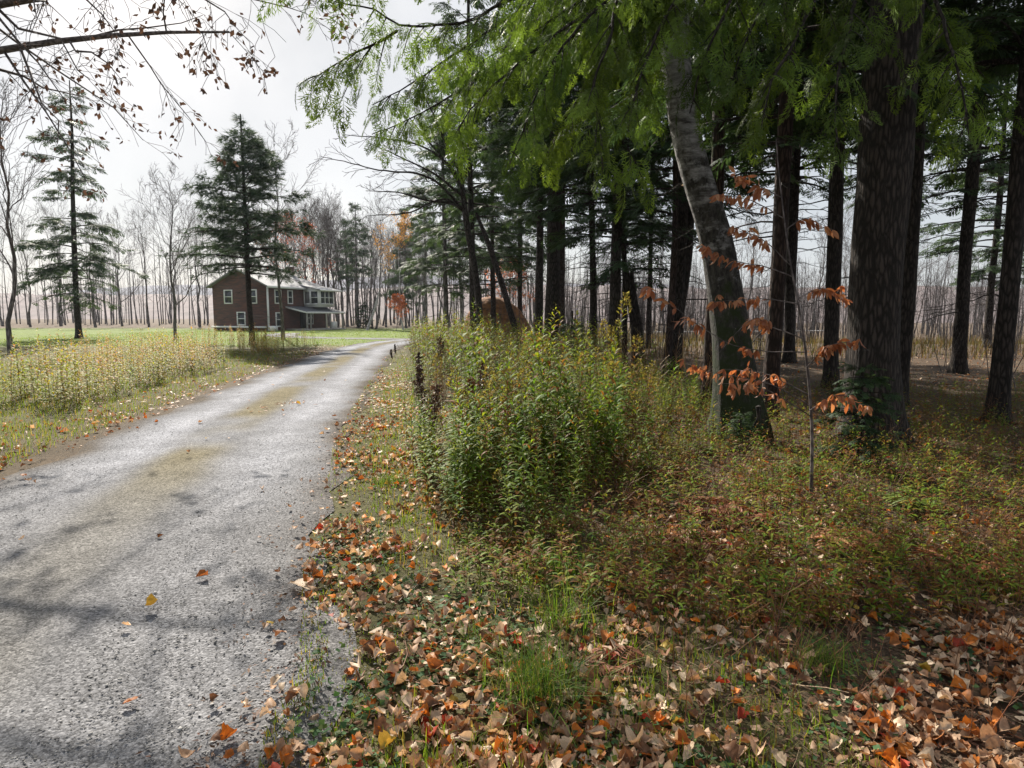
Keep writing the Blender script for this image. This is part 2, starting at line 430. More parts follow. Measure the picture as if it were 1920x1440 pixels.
def road_side(x, y):
    """distance to the road's centre line, + on the right"""
    x, y = np.asarray(x, float).ravel(), np.asarray(y, float).ravel(); out = np.empty(len(x))
    T = np.gradient(ROAD, axis=0)
    for i in range(0, len(x), 20000):
        dx = x[i:i + 20000, None] - ROAD[None, ::2, 0]; dy = y[i:i + 20000, None] - ROAD[None, ::2, 1]
        d2 = dx * dx + dy * dy; k = d2.argmin(1); r = np.arange(len(k)); t = T[::2][k]
        out[i:i + 20000] = np.sqrt(d2[r, k]) * np.sign(dx[r, k] * t[:, 1] - dy[r, k] * t[:, 0])
    return out

def sstep(a, b, x):
    t = np.clip((x - a) / (b - a), 0, 1); return t * t * (3 - 2 * t)

def gz(x, y):
    x, y = np.asarray(x, float), np.asarray(y, float)
    dr = np.minimum(poly_dist(x, y, ROAD), poly_dist(x, y, DRIVE) + 0.35)
    k = sstep(W / 2 - 0.15, W / 2 + 1.2, dr)
    b = 0.035 * wob(x, y, 1.3, 1.0) + 0.05 * wob(x, y, 0.45, 4.0)
    far = sstep(30, 70, y) * sstep(3, 25, x)
    return -0.03 + k * (0.03 + b + 0.02) - far * 1.6

def axis(segs):
    out = [segs[0][0]]
    for a, b, s in segs: out += list(np.linspace(a, b, max(2, int(round((b - a) / s)) + 1))[1:])
    return np.array(out)
gx = axis([(-900, -120, 60), (-120, -40, 8), (-40, -14, 1.2), (-14, 14, 0.22), (14, 40, 1.2), (40, 120, 8), (120, 900, 60)])
gy = axis([(-60, -6, 6), (-6, 22, 0.22), (22, 60, 0.8), (60, 140, 6), (140, 1500, 80)])
GX, GY = np.meshgrid(gx, gy)
GZ = gz(GX, GY)
sd_ = road_side(GX, GY).reshape(GX.shape)
floor_c, verge_c, lawn_c, field_c = np.array([.085, .06, .04]), np.array([.075, .07, .03]), np.array([.12, .16, .035]), np.array([.10, .078, .058])
col = np.broadcast_to(floor_c, GX.shape + (3,)).copy()
def blend(w, c):
    global col
    col = col * (1 - w[..., None]) + c * w[..., None]
blend(sstep(-2, -1, -np.abs(sd_ - 1.9) + wob(GX, GY, .9, 2) * .5) , verge_c)
blend(sstep(-1.0, -4.0, sd_) , verge_c * 1.15)
blend(sstep(30, 36, GY) * sstep(14, 4, GX), lawn_c)
blend(sstep(28, 40, GY) * sstep(2, 10, GX), field_c)
blend(sstep(75, 82, GY), floor_c * 1.2)
nx, ny = len(gx), len(gy)
ii = (np.arange(ny - 1)[:, None] * nx + np.arange(nx - 1)[None]).ravel()
mb = MB(); mb.add(np.stack([GX, GY, GZ], -1).reshape(-1, 3), np.stack([ii, ii + 1, ii + nx + 1, ii + nx], 1), col.reshape(-1, 3))
mb.build('ground', M['soil'], smooth=True, kind='structure')

def strip(name, line, width, z, near_col):
    T = norm(np.gradient(line, axis=0)); Nn = np.stack([T[:, 1], -T[:, 0]], 1)     # to the right
    s = np.concatenate([[0], np.cumsum(np.linalg.norm(np.diff(line, axis=0), axis=1))])
    u = np.linspace(-1, 1, 41)
    jl = 0.10 * np.sin(s * 1.7) + .07 * np.sin(s * 4.1 + 1); jr = 0.10 * np.sin(s * 1.3 + 2) + .07 * np.sin(s * 5.3)
    half = width / 2 + np.where(u[None] > 0, jr[:, None], jl[:, None])
    off = u[None] * half
    X = line[:, None, 0] + Nn[:, None, 0] * off; Y = line[:, None, 1] + Nn[:, None, 1] * off
    tr = np.exp(-((np.abs(u) - .50) / .19)**2)[None]
    Z = z + 0.018 * (1 - u[None]**2) - 0.014 * tr + 0.004 * wob(X, Y, 3.1, 2) - sstep(.9, 1.0, np.abs(u))[None] * .03
    tracks = np.array([.275, .28, .305]); mid = np.array([.175, .176, .185]); edge = np.array([.10, .085, .07]); moss = np.array([.15, .125, .065])
    w = np.clip(tr * (.85 + .3 * wob(X, Y, 1.1, 5)) + .12 * wob(X, Y * .3, 5.1, 1), 0, 1)[..., None]
    c = mid * (1 - w) + tracks * w
    ce = sstep(.30, .08, np.abs(u + .03))[None] * sstep(-.9, .1, wob(X, Y, 1.1, 3)) * .8
    c = c * (1 - ce[..., None]) + moss * ce[..., None]
    eg = np.clip(sstep(.72, .98, np.abs(u))[None] + .35 * sstep(.6, .98, np.abs(u))[None] * wob(X, Y, 2.7, 1), 0, 1)[..., None]
    c = c * (1 - eg) + edge * eg
    nr = sstep(7.5, 4.2, Y)[..., None]                        # darker, more even grey on the stretch by the camera
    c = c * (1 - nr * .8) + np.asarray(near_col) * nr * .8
    k, n = 41, len(line)
    q = (np.arange(n - 1)[:, None] * k + np.arange(k - 1)[None]).ravel()
    m = MB(); m.add(np.stack([X, Y, Z], -1).reshape(-1, 3), np.stack([q, q + k, q + k + 1, q + 1], 1)[:, ::-1], c.reshape(-1, 3))
    return m.build(name, M['gravel'], smooth=True, kind='structure')
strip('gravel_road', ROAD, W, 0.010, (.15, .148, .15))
strip('driveway', DRIVE, 2.6, 0.002, (.20, .195, .185))

def top(x, y):
    """height of whatever lies on top: road or ground"""
    d = poly_dist(x, y, ROAD)
    return np.where(d < W / 2, 0.022, gz(x, y))

# far hills
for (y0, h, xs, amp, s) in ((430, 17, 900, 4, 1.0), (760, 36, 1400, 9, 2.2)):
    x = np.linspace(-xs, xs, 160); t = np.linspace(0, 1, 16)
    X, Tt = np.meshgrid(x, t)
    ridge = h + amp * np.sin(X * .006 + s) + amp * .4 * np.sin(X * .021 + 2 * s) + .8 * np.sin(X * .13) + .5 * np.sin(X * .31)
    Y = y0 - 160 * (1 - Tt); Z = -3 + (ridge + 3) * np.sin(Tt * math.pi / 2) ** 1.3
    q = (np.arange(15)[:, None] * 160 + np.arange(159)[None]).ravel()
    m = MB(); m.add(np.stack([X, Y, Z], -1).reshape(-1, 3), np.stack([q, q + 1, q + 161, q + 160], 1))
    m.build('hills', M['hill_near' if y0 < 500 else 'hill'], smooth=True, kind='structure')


# ------------------------------------------------------------------ trees
def spray_template(n=9, width=.035, droop=.22, sub=False, seed=1):
    """flat lacy hemlock spray, length 1 along +x: paired narrow side twigs, each a slim diamond (and side shoots)"""
    r = np.random.default_rng(seed); v, f = [], []
    def dia(x0, y0, z0, a, L, w):
        dx, dy = math.cos(a), math.sin(a); b = len(v); m = r.uniform(.35, .6)
        v.extend([(x0, y0, z0), (x0 + dx * L * m - dy * w, y0 + dy * L * m + dx * w, z0 - .03 * L),
                  (x0 + dx * L, y0 + dy * L, z0 - .2 * L), (x0 + dx * L * m + dy * w, y0 + dy * L * m - dx * w, z0 - .03 * L)])
        f.append((b, b + 1, b + 2, b + 3))
    for i in range(n):
        t = .05 + .93 * i / (n - 1)
        for s in (-1, 1):
            tt = t + r.uniform(-.04, .04)
            L = (.40 * math.sin(math.pi * min(1, .28 + tt * .7)) + .10) * r.uniform(.6, 1.2)
            a = (math.radians(58 - 26 * tt) + r.normal() * .12) * s
            dia(tt, 0, 0, a, L, width * r.uniform(.8, 1.2))
            if sub:
                for q in (.4, .68):
                    for s2 in (-1, 1):
                        if r.random() < .8:
                            dia(tt + math.cos(a) * L * q, math.sin(a) * L * q, -.02, a + s2 * .75, L * .42 * r.uniform(.6, 1.1), width * .8)
    dia(.9, 0, 0, 0, .22, width)
    dia(0, 0, 0, 0, 1.0, width * .5)
    v = np.array(v); v[:, 2] -= droop * v[:, 0]**2
    return v, np.array(f)
SPRAY_T, SPRAY_F = spray_template(8, .038)
FINE_T, FINE_F = spray_template(8, .021, .3, True)

def tuft_template(n=14, seed=3):
    r = np.random.default_rng(seed); v, f = [], []
    for i in range(n):
        a = r.uniform(0, 2 * math.pi); e = r.uniform(-.5, 1.0)
        d = np.array([.55 + .5 * r.random(), math.cos(a) * .75, math.sin(a) * .75 * .7 + .1]); d /= np.linalg.norm(d)
        L = r.uniform(.6, 1.0); p = np.cross(d, r.normal(size=3)); p /= np.linalg.norm(p)
        b = len(v); v += [tuple(p * .028), tuple(-p * .028), tuple(d * L)]; f.append((b, b + 1, b + 2))
    return np.array(v), np.array(f)
TUFT_T, TUFT_F = tuft_template()

def conifer_parts(seed, H, h0, rmax, nb, kind='hemlock', dead=10, spray=.5, rise=.10, droop=.26):
    """branches (bark) and foliage meshes for a conifer of height H whose live crown starts at h0"""
    r = np.random.default_rng(seed)
    h = np.sort(h0 + (H - .3 - h0) * r.random(nb)**1.1)
    q = (h - h0) / (H - h0)
    L = rmax * (1 - q)**.8 * np.minimum(1, .62 + 1.8 * q) * np.clip(r.normal(.86, .26, nb), .3, 1.35) + .18
    az = np.arange(nb) * 2.399 + r.uniform(-.5, .5, nb)
    k = 7; t = np.linspace(0, 1, k)
    rs = rise + .35 * q**2 + r.normal(0, .11, nb); dr = droop * r.uniform(.6, 1.3, nb) * (1 - .5 * q)
    dirh = np.stack([np.cos(az), np.sin(az), np.zeros(nb)], 1)
    bend = r.uniform(-.25, .25, nb)
    side = np.stack([-np.sin(az), np.cos(az), np.zeros(nb)], 1)
    P = dirh[:, None] * (L[:, None] * t)[..., None] + side[:, None] * (bend[:, None] * L[:, None] * t**2)[..., None]
    P[..., 2] += h[:, None] + L[:, None] * (rs[:, None] * t - dr[:, None] * t**2)
    br = MB(); tubes(br, P, (.012 + .011 * L)[:, None] * (1 - .85 * t)[None], 4)
    # bare dead branches below the live crown
    if dead:
        hd = r.uniform(h0 * .35, h0 * 1.05, dead); ad = r.uniform(0, 6.28, dead); Ld = r.uniform(.6, 2.0, dead)
        Pd = np.stack([np.cos(ad), np.sin(ad), np.zeros(dead)], 1)[:, None] * (Ld[:, None] * t)[..., None]
        Pd[..., 2] += hd[:, None] + Ld[:, None] * (.05 * t - .25 * t**2) + r.normal(0, .02, (dead, k))
        tubes(br, Pd, (.008 + .006 * Ld)[:, None] * (1 - .8 * t)[None], 3)
        for _ in range(3):
            tt = r.uniform(.3, .95, dead); base = np.stack([np.array([np.interp(tt[i], t, Pd[i, :, c]) for c in range(3)]) for i in range(dead)])
            a2 = ad + r.choice([-1, 1], dead) * r.uniform(.5, 1.1, dead); l2 = r.uniform(.2, .6, dead)
            tip = base + np.stack([np.cos(a2), np.sin(a2), r.uniform(-.5, .2, dead)], 1) * l2[:, None]
            tubes(br, np.stack([base, (base + tip) / 2 + r.normal(0, .02, (dead, 3)), tip], 1), np.tile([.006, .005, .003], (dead, 1)), 3)
    pos, drs = [], []
    bp, bt = [], []
    for i in range(nb):
        m = max(3, int(L[i] * 4.5))
        tt = r.uniform(.22, 1.0, m)
        b0 = np.stack([np.interp(tt, t, P[i, :, c]) for c in range(3)], 1)
        sgn = r.choice([-1, 1], m); a2 = az[i] + sgn * r.uniform(.55, 1.15, m)
        l2 = (.34 * L[i] * (1.05 - tt) + .22) * r.uniform(.6, 1.2, m)
        d2 = np.stack([np.cos(a2), np.sin(a2), -.12 + r.normal(0, .12, m)], 1)
        bp.append(b0); bt.append(b0 + d2 * l2[:, None])
        ns = np.maximum(1, (l2 / (spray * .40)).astype(int) + 1)
        for j in range(m):
            s = (np.arange(ns[j]) + r.random(ns[j])) / ns[j]
            pos.append(b0[j] + d2[j] * (l2[j] * s)[:, None]); drs.append(np.tile(d2[j], (ns[j], 1)))
        e = 3; s = r.uniform(.6, 1.0, e)
        pos.append(np.stack([np.interp(s, t, P[i, :, c]) for c in range(3)], 1)); drs.append(np.tile(dirh[i] + [0, 0, -.2], (e, 1)))
    bp, bt = np.vstack(bp), np.vstack(bt)
    tubes(br, np.stack([bp, bt], 1), np.tile([.009, .004], (len(bp), 1)), 3)
    pos, drs = np.vstack(pos), np.vstack(drs); N = len(pos)
    thin = r.random(N) < np.clip(.30 + .22 * (pos[:, 2] - h0), .30, 1) if H > 5 else np.ones(N, bool)
    pos, drs = pos[thin], drs[thin]; N = len(pos)
    drs = norm(drs + r.normal(0, .35, (N, 3)) * [1, 1, .6])
    up = norm(np.array([0, 0, 1.0]) + r.normal(0, .35, (N, 3)))
    fo = MB()
    g = r.random(N)
    if kind == 'hemlock':
        c = np.stack([.026 + .026 * g, .052 + .040 * g, .026 + .008 * g], 1)
        scatter(fo, SPRAY_T, SPRAY_F, pos, basis(drs, up), spray * r.uniform(.7, 1.25, N), c)
    else:
        c = np.stack([.032 + .03 * g, .062 + .035 * g, .042 + .012 * g], 1)
        for _ in range(2):
            p2 = pos + r.normal(0, .09, (N, 3))
            scatter(fo, TUFT_T, TUFT_F, p2, basis(norm(drs + r.normal(0, .3, (N, 3))), up), spray * .62 * r.uniform(.8, 1.3, N), c)
    return br, fo

CONIFER = {}
for key, a in dict(
        grove_a=(11, 19, 5.4, 3.5, 84, 'hemlock', 16, .52), grove_b=(12, 17, 4.4, 3.2, 78, 'hemlock', 14, .5),
        grove_c=(13, 21, 6.6, 3.3, 80, 'hemlock', 18, .52), edge=(14, 15, 3.0, 3.6, 84, 'hemlock', 12, .5),
        pine_a=(21, 14, 5.0, 2.4, 52, 'pine', 8, .62), pine_b=(22, 13, 2.0, 3.3, 86, 'pine', 5, .66),
        pine_c=(24, 11, 3.4, 3.0, 110, 'pine', 6, .55, .16, .2), pine_d=(25, 16, 2.6, 3.4, 74, 'hemlock', 9, .6, .05, .34),
        young=(23, 3.2, .25, 1.0, 40, 'hemlock', 0, .26)).items():
    br, fo = conifer_parts(*a)
    CONIFER[key] = (br.mesh('branches', M['bark']), fo.mesh('foliage', M['pine'] if 'pine' in key else M['needle']), a[1])

def trunk_mb(path, radii, sides=14, flare=.5, seed=0, lobes=5):
    """tapered trunk along a path, with an uneven outline and root flare"""
    r = np.random.default_rng(seed)
    P = catmull(path, .22) if len(path) > 2 else np.linspace(path[0], path[1], 40)
    s = np.concatenate([[0], np.cumsum(np.linalg.norm(np.diff(P, axis=0), axis=1))])
    L = s[-1]
    rad = np.interp(s / L, np.linspace(0, 1, len(radii)), radii)
    t = norm(np.gradient(P, axis=0)); a = norm(np.cross(t, [0, 1.0, 0])); b = np.cross(t, a)
    th = np.arange(sides) * 2 * math.pi / sides
    ph = r.uniform(0, 6.28, 6)
    lob = (.5 + .5 * np.cos(lobes * th + ph[0] + .6 * np.sin(2 * th + ph[1])))
    fl = np.exp(-s / (.9 * rad[0] + .12))[:, None] * flare * (.35 + 1.0 * lob)[None]
    un = .05 * np.sin(2 * th[None] + ph[2] + s[:, None] * 1.1) + .04 * np.sin(3 * th[None] + ph[3] - s[:, None] * 2.3) + r.normal(0, .012, (len(s), sides))
    rr = rad[:, None] * (1 + un + fl)
    v = P[:, None] + (a[:, None] * np.cos(th)[None, :, None] + b[:, None] * np.sin(th)[None, :, None]) * rr[..., None]
    i = np.arange(len(P) - 1)[:, None] * sides; j = np.arange(sides)[None]; j2 = (j + 1) % sides
    f = np.stack([i + j, i + j2, i + j2 + sides, i + j + sides], -1).reshape(-1, 4)
    m = MB(); m.add(v.reshape(-1, 3), f)
    m.add(np.vstack([v[-1], P[-1:] + t[-1:] * .02]), np.array([(x, (x + 1) % sides, sides) for x in range(sides)]))
    return m

def conifer(name, label, key, base, r0, H=None, lean=(0, 0), bark='bark', rot=0.0, group=None, seed=0, crown=1.0, lift=0.0, category='tree'):
    br, fo, H0 = CONIFER[key]
    H = H or H0
    z = float(top([base[0]], [base[1]])[0]) - .05
    o = thing(name, label, category, (base[0], base[1], z), (0, 0, 0), 1.0, group)
    r = np.random.default_rng(seed)
    k = 6; t = np.linspace(0, 1, k)
    w = np.cumsum(r.normal(0, .03, (k, 2)), axis=0); w[0] = 0
    path = np.stack([lean[0] * H * t + w[:, 0], lean[1] * H * t + w[:, 1], H * t], 1)
    trunk_mb(path, [r0 * .8, r0 * .7, r0 * .58, r0 * .42, .03], seed=seed).build('trunk', M[bark], o, True)
    sh = mathutils.Matrix.Identity(4); s = H / H0
    for nm, me in (('branches', br), ('foliage', fo)):
        c = link(nm, me, o)
        mt = mathutils.Matrix(((s * crown, 0, lean[0], 0), (0, s * crown, lean[1], 0), (0, 0, s, lift), (0, 0, 0, 1)))
        mt = mt @ mathutils.Matrix.Rotation(rot, 4, 'Z')
        c.matrix_parent_inverse = mathutils.Matrix.Identity(4)
        c.matrix_basis = mathutils.Matrix.Translation((0, 0, lift)) @ mathutils.Euler((-math.atan(lean[1]), math.atan(lean[0]), 0)).to_matrix().to_4x4() @ mathutils.Matrix.Rotation(rot, 4, 'Z') @ mathutils.Matrix.Diagonal((s * crown, s * crown, s, 1))
        c['kind'] = 'stuff'
    return o

def children(r, P, Rd, n, t0, t1, ang, ratio, up, k=4, rr=.55, lmin=.15):
    """n child twigs per parent polyline"""
    N, kk, _ = P.shape
    Lp = np.linalg.norm(np.diff(P, axis=1), axis=2).sum(1)
    idx = np.repeat(np.arange(N), n); Mn = len(idx)
    t = np.tile(np.linspace(t0, t1, n), N) + r.uniform(-.5, .5, Mn) * (t1 - t0) / n
    t = np.clip(t, 0, .999); x = t * (kk - 1); i0 = x.astype(int); fr = (x - i0)[:, None]
    b = P[idx, i0] * (1 - fr) + P[idx, i0 + 1] * fr
    d = norm(P[idx, i0 + 1] - P[idx, i0])
    rad = (Rd[idx, i0] * (1 - fr[:, 0]) + Rd[idx, i0 + 1] * fr[:, 0]) * rr * r.uniform(.7, 1.0, Mn)
    per = norm(np.cross(d, r.normal(size=(Mn, 3))))
    a = np.radians(r.uniform(ang[0], ang[1], Mn))[:, None]
    cd = d * np.cos(a) + per * np.sin(a)
    L = np.maximum(lmin, Lp[idx] * ratio * (1.15 - .75 * t) * r.uniform(.6, 1.2, Mn))
    s = np.linspace(0, 1, k)
    Q = b[:, None] + cd[:, None] * (L[:, None] * s)[..., None]
    Q[..., 2] += (up * L)[:, None] * s[None]**2
    Q += r.normal(0, .03, Q.shape) * L[:, None, None] * (s[None, :, None] > 0)
    return Q, rad[:, None] * (1 - .75 * s)[None]

def bare_parts(seed, H, first=.3, n1=13, spread=(22, 48), up=.30, thick=.13, n2=7, n3=6, n4=2, twig=.010):
    r = np.random.default_rng(seed)
    k = 9; t = np.linspace(0, 1, k)
    w = np.cumsum(r.normal(0, .012 * H, (k, 2)), axis=0); w -= w[0]
    P0 = np.stack([w[:, 0], w[:, 1], H * .93 * t], 1)[None]; R0 = (thick * (1 - .9 * t))[None]
    tr = MB(); tubes(tr, P0, R0 * np.array([1.25] + [1] * (k - 1))[None], 8)
    cr = MB()
    P1, R1 = children(r, P0, R0, n1, first, .97, spread, .42, up, 6, .55)
    P2, R2 = children(r, P1, R1, n2, .2, .98, (25, 55), .48, up * .7, 4, .6)
    P3, R3 = children(r, P2, R2, n3, .15, .98, (25, 60), .5, up * .5, 3, .7)
    tubes(cr, P1, np.maximum(R1, twig), 5); tubes(cr, P2, np.maximum(R2, twig * .9), 4); tubes(cr, P3, np.maximum(R3, twig * .7), 3)
    if n4:
        P4, R4 = children(r, P3, R3, n4, .3, .98, (25, 60), .6, .1, 2, .8)
        tubes(cr, P4, np.maximum(R4, twig * .55), 3)
        return tr, cr, P4
    return tr, cr, P3

BARE = {}
for key, a in dict(a=(31, 15, .38, 12, (18, 40), .30, .15), b=(32, 16, .45, 11, (16, 36), .32, .17), c=(33, 13, .3, 13, (22, 48), .28, .12),
                   d=(34, 17, .5, 10, (15, 38), .25, .16), e=(35, 11, .25, 13, (25, 55), .25, .10)).items():
    tr, cr, tips = bare_parts(*a)
    BARE[key] = (tr.mesh('trunk', M['bark_grey'], True), cr.mesh('crown', M['twig']), a[1], tips)

def bare_tree(name, label, key, base, H, rot, lean=(0, 0), group=None, leaves=None, bark=None, width=1.0):
    tr, cr, H0, tips = BARE[key]
    z = float(top([base[0]], [base[1]])[0]) - .05
    s = H / H0
    o = thing(name, label, 'tree', (base[0], base[1], z), (-math.atan(lean[1]), math.atan(lean[0]), 0), 1.0, group)
    m = tr
    if bark:
        m = tr.copy(); m.materials.clear(); m.materials.append(M[bark])
    link('trunk', m, o, rot=(0, 0, rot), scale=(s * width, s * width, s))
    link('crown', cr, o, rot=(0, 0, rot), scale=s)
    if leaves is not None:
        n, c0, sc, zr = leaves
        r = np.random.default_rng(int(abs(base[0]) * 100)); f = MB()
        ti = tips[r.integers(0, len(tips), n)]; p = ti[:, -1] + r.normal(0, .12, (n, 3))
        keep = (p[:, 2] / H0 > zr[0]) & (p[:, 2] / H0 < zr[1]); p = p[keep]; n = len(p)
        cc = np.clip(np.array(c0)[None] * r.uniform(.6, 1.35, (n, 1)) * r.uniform(.85, 1.15, (n, 3)), 0, 1)
        scatter(f, LEAF4_T, LEAF4_F, p, basis(norm(r.normal(size=(n, 3))), norm(r.normal(size=(n, 3)))), sc * r.uniform(.7, 1.3, n), cc)
        f.build('leaves', M['beech'], o, rot=(0, 0, rot), scale=s, kind='stuff') if False else link('leaves', f.mesh('leaves', M['beech']), o, rot=(0, 0, rot), scale=s, kind='stuff')
    return o

LEAF4_T = np.array([(0, 0, 0), (.45, .28, .06), (1, 0, -.04), (.45, -.28, .06)]); LEAF4_F = np.array([(0, 1, 2), (0, 2, 3)])

# --- grove of hemlocks right of the road: every trunk the photograph shows
def base_at(px, depth):
    return np.array([(px - CX) / FPX * depth, depth])
G = 'hemlocks in the grove'
grove = [   # px at foot, depth, radius, variant, lean x, lean y, height, bark, label
    (889, 28, .20, 'grove_b', -.012, 0, 17, 'bark', 'dark hemlock with one straight trunk on the road side of the grove'),
    (926, 33, .17, 'edge', -.01, .01, 14, 'bark_red', 'slim brown trunked hemlock beside the rust brown heap'),
    (1009, 24, .19, 'grove_c', 0, .0, 19, 'bark', 'tall hemlock with narrower trunk touching the thickest dark trunk on its road side'),
    (1033, 22, .31, 'grove_a', .002, 0, 21, 'bark', 'thickest dark hemlock trunk rising from the goldenrod patch'),
    (1052, 30, .22, 'grove_c', 0, 0, 18, 'bark_red', 'reddish barked hemlock half hidden behind the thickest dark trunk'),
    (1113, 19, .135, 'grove_b', -.035, .0, 15, 'bark', 'thin hemlock leaning slightly towards the road in the middle of the grove'),
    (1150, 17.4, .20, 'grove_c', 0, .0, 19, 'bark', 'straight hemlock beside the broken topped snag'),
    (1172, 18.2, .10, 'edge', -.02, .01, 12, 'bark', 'spindly hemlock pressed against the straight trunk next to the snag'),
    (1250, 16.4, .115, 'grove_b', -.012, .0, 14, 'bark_red', 'slender reddish hemlock just in front of the forked trunk'),
    (1268, 16.9, .20, 'grove_a', .006, .0, 19, 'bark', 'dark hemlock forking into two stems above head height'),
    (1330, 10.8, .145, 'grove_c', .006, .02, 16, 'bark_red', 'reddish barked hemlock standing just behind the leaning birch'),
    (1448, 9.6, .15, 'grove_b', .01, .0, 15, 'bark_red', 'reddish hemlock beyond the mossy foot of the birch'),
    (1560, 13.5, .19, 'grove_a', .0, .0, 18, 'bark', 'dark hemlock deep in the wood behind the overhanging hemlock'),
    (1690, 11.0, .17, 'grove_c', -.01, .0, 17, 'bark', 'dark straight hemlock in the wood beyond the fern hollow'),
    (1800, 17.0, .21, 'grove_b', .01, .0, 18, 'bark', 'stout hemlock far in among the shaded trunks'),
    (1880, 9.0, .16, 'grove_a', .0, .0, 17, 'bark', 'hemlock at the wood side edge of the leaf covered floor'),
    (1215, 30, .15, 'grove_c', .0, .0, 17, 'bark', 'high crowned hemlock behind the snag at the field edge'),
    (1480, 21, .22, 'grove_a', .0, .0, 20, 'bark', 'big hemlock behind the birch with a crown meeting its neighbours'),
    (975, 38, .20, 'grove_b', .0, .0, 17, 'bark', 'hemlock behind the leaning pole and the rust brown heap'),
    (1660, 27, .2, 'grove_c', .0, .0, 19, 'bark', 'tall hemlock far behind at the back of the wood'),
    (1850, 30, .2, 'edge', .0, .0, 15, 'bark', 'low branched hemlock at the far back of the shaded wood'),
]
for i, (px, d, r0, key, lx, ly, H, bk, lab) in enumerate(grove):
    o = conifer('hemlock_tree', lab, key, base_at(px, d), r0, H, (lx, ly), bk, i * 1.9, G, 100 + i)
    if px == 1268:      # second stem of the fork
        p0 = at(1275, 585, 16.9) - np.array(o.location); p1 = at(1290, 480, 17.0) - np.array(o.location); p2 = at(1300, 300, 17.2) - np.array(o.location)
        p3 = p2 + np.array([.3, 0, 5])
        trunk_mb([p0 - np.array([.05, 0, .25]), p0, p1, p2, p3], [.11, .12, .11, .09, .03], 10, 0, 5).build('fork_stem', M['bark'], o, True)

# leaning dead pole, broken snag
b0 = ground_at(978, 668); tip = at(922, 488, 25.5)
b0 = np.array([*base_at(983, 24.5), -.05])
o = thing('leaning_dead_tree', 'bare dark pole of a trunk leaning towards the road beside the rust brown heap', 'tree', b0)
trunk_mb([np.zeros(3), (tip - b0) * .5 + [.06, 0, 0], tip - b0 + [0, 0, .3], (tip - b0) * 1.5], [.14, .125, .11, .06], 10, .3, 8).build('trunk', M['bark'], o, True)
b0 = np.array([*base_at(1199, 17.8), -.05]); tip = at(1179, 518, 17.8)
o = thing('tree_snag', 'short broken topped dead trunk curving between the hemlocks', 'snag', b0)
trunk_mb([np.zeros(3), (tip - b0) * .45 + [.07, 0, 0], (tip - b0) * .8 + [.02, 0, 0], tip - b0], [.19, .185, .16, .135], 12, .3, 9).build('trunk', M['bark'], o, True)
m = MB()
rr = np.random.default_rng(4)
for k in range(7):      # splintered top
    a = k * .9; p = (tip - b0) + np.array([math.cos(a) * .09, math.sin(a) * .09, -.06]); m2 = p + np.array([math.cos(a) * .03, math.sin(a) * .03, rr.uniform(.12, .38)])
    tubes(m, np.stack([p, (p + m2) / 2, m2]), np.array([.05, .035, .004]), 4)
m.build('splinters', M['bark'], o)

# small green hemlock saplings among the goldenrod
for px, d, H, lab in ((1070, 17.0, 1.7, 'little green hemlock sapling in front of the thickest dark trunk'), (1395, 6.9, .55, 'tiny hemlock seedling at the foot of the birch'),
                      (1620, 6.2, 1.2, 'young hemlock sapling on the shaded leaf floor')):
    conifer('hemlock_sapling', lab, 'young', base_at(px, d), .02, H, seed=int(px), rot=px, category='sapling')

# --- the leaning birch
b0 = np.array([*base_at(1384, 7.9), -.04])
pts = [at(1384, 800, 7.9), at(1376, 700, 7.9), at(1362, 560, 7.95), at(1340, 440, 8.0), at(1302, 320, 8.05), at(1280, 220, 8.1), at(1268, 100, 8.15), at(1264, -40, 8.2), at(1266, -300, 8.4), at(1250, -700, 8.8)]
path = [np.zeros(3)] + [p - b0 for p in pts]
o = thing('birch_tree', 'big leaning birch with pale peeling bark and a mossy flared foot', 'tree', b0)
trunk_mb(path, [.26, .225, .20, .19, .18, .17, .165, .16, .155, .14, .08], 22, .75, 12, 6).build('trunk', M['birch'], o, True)
m = MB()
r = np.random.default_rng(8)
P0 = np.array([pts[7], pts[8], pts[9]])[None] - b0
P1, R1 = children(r, P0, np.array([[.12, .1, .06]]), 9, .1, .95, (40, 70), .55, .1, 6)
P2, R2 = children(r, P1, R1, 6, .2, .95, (30, 60), .5, .0, 4); P3, R3 = children(r, P2, R2, 5, .2, .95, (30, 60), .5, -.1, 3)
for P_, R_, s_ in ((P1, R1, 5), (P2, R2, 4), (P3, R3, 3)): tubes(m, P_, np.maximum(R_, .005), s_)
m.build('crown', M['twig'], o)
m = MB()        # curls of loose bark
for k in range(16):
    t = r.uniform(.12, .85); i = t * (len(path) - 2); j = int(i); c = path[j] * (1 - i + j) + path[j + 1] * (i - j)
    a = r.uniform(2.2, 5.6); rad = np.interp(t, np.linspace(0, 1, 11), [.26, .225, .20, .19, .18, .17, .165, .16, .155, .14, .08]) * 1.0
    d = np.array([math.cos(a), math.sin(a), 0]); s = np.array([-d[1], d[0], 0]); w, h = r.uniform(.015, .04), r.uniform(.008, .02)
    p = c + d * rad
    v = [p - s * w, p + s * w * .2 + d * .02, p + s * w + d * r.uniform(.02, .05), p - s * w + [0, 0, h], p + s * w * .2 + d * .02 + [0, 0, h], p + s * w + d * r.uniform(.02, .05) + [0, 0, h]]
    m.add(v, [(0, 1, 4, 3), (1, 2, 5, 4)], (.3, .28, .26))
m.build('bark_curls', M['litter'], o, kind='stuff')

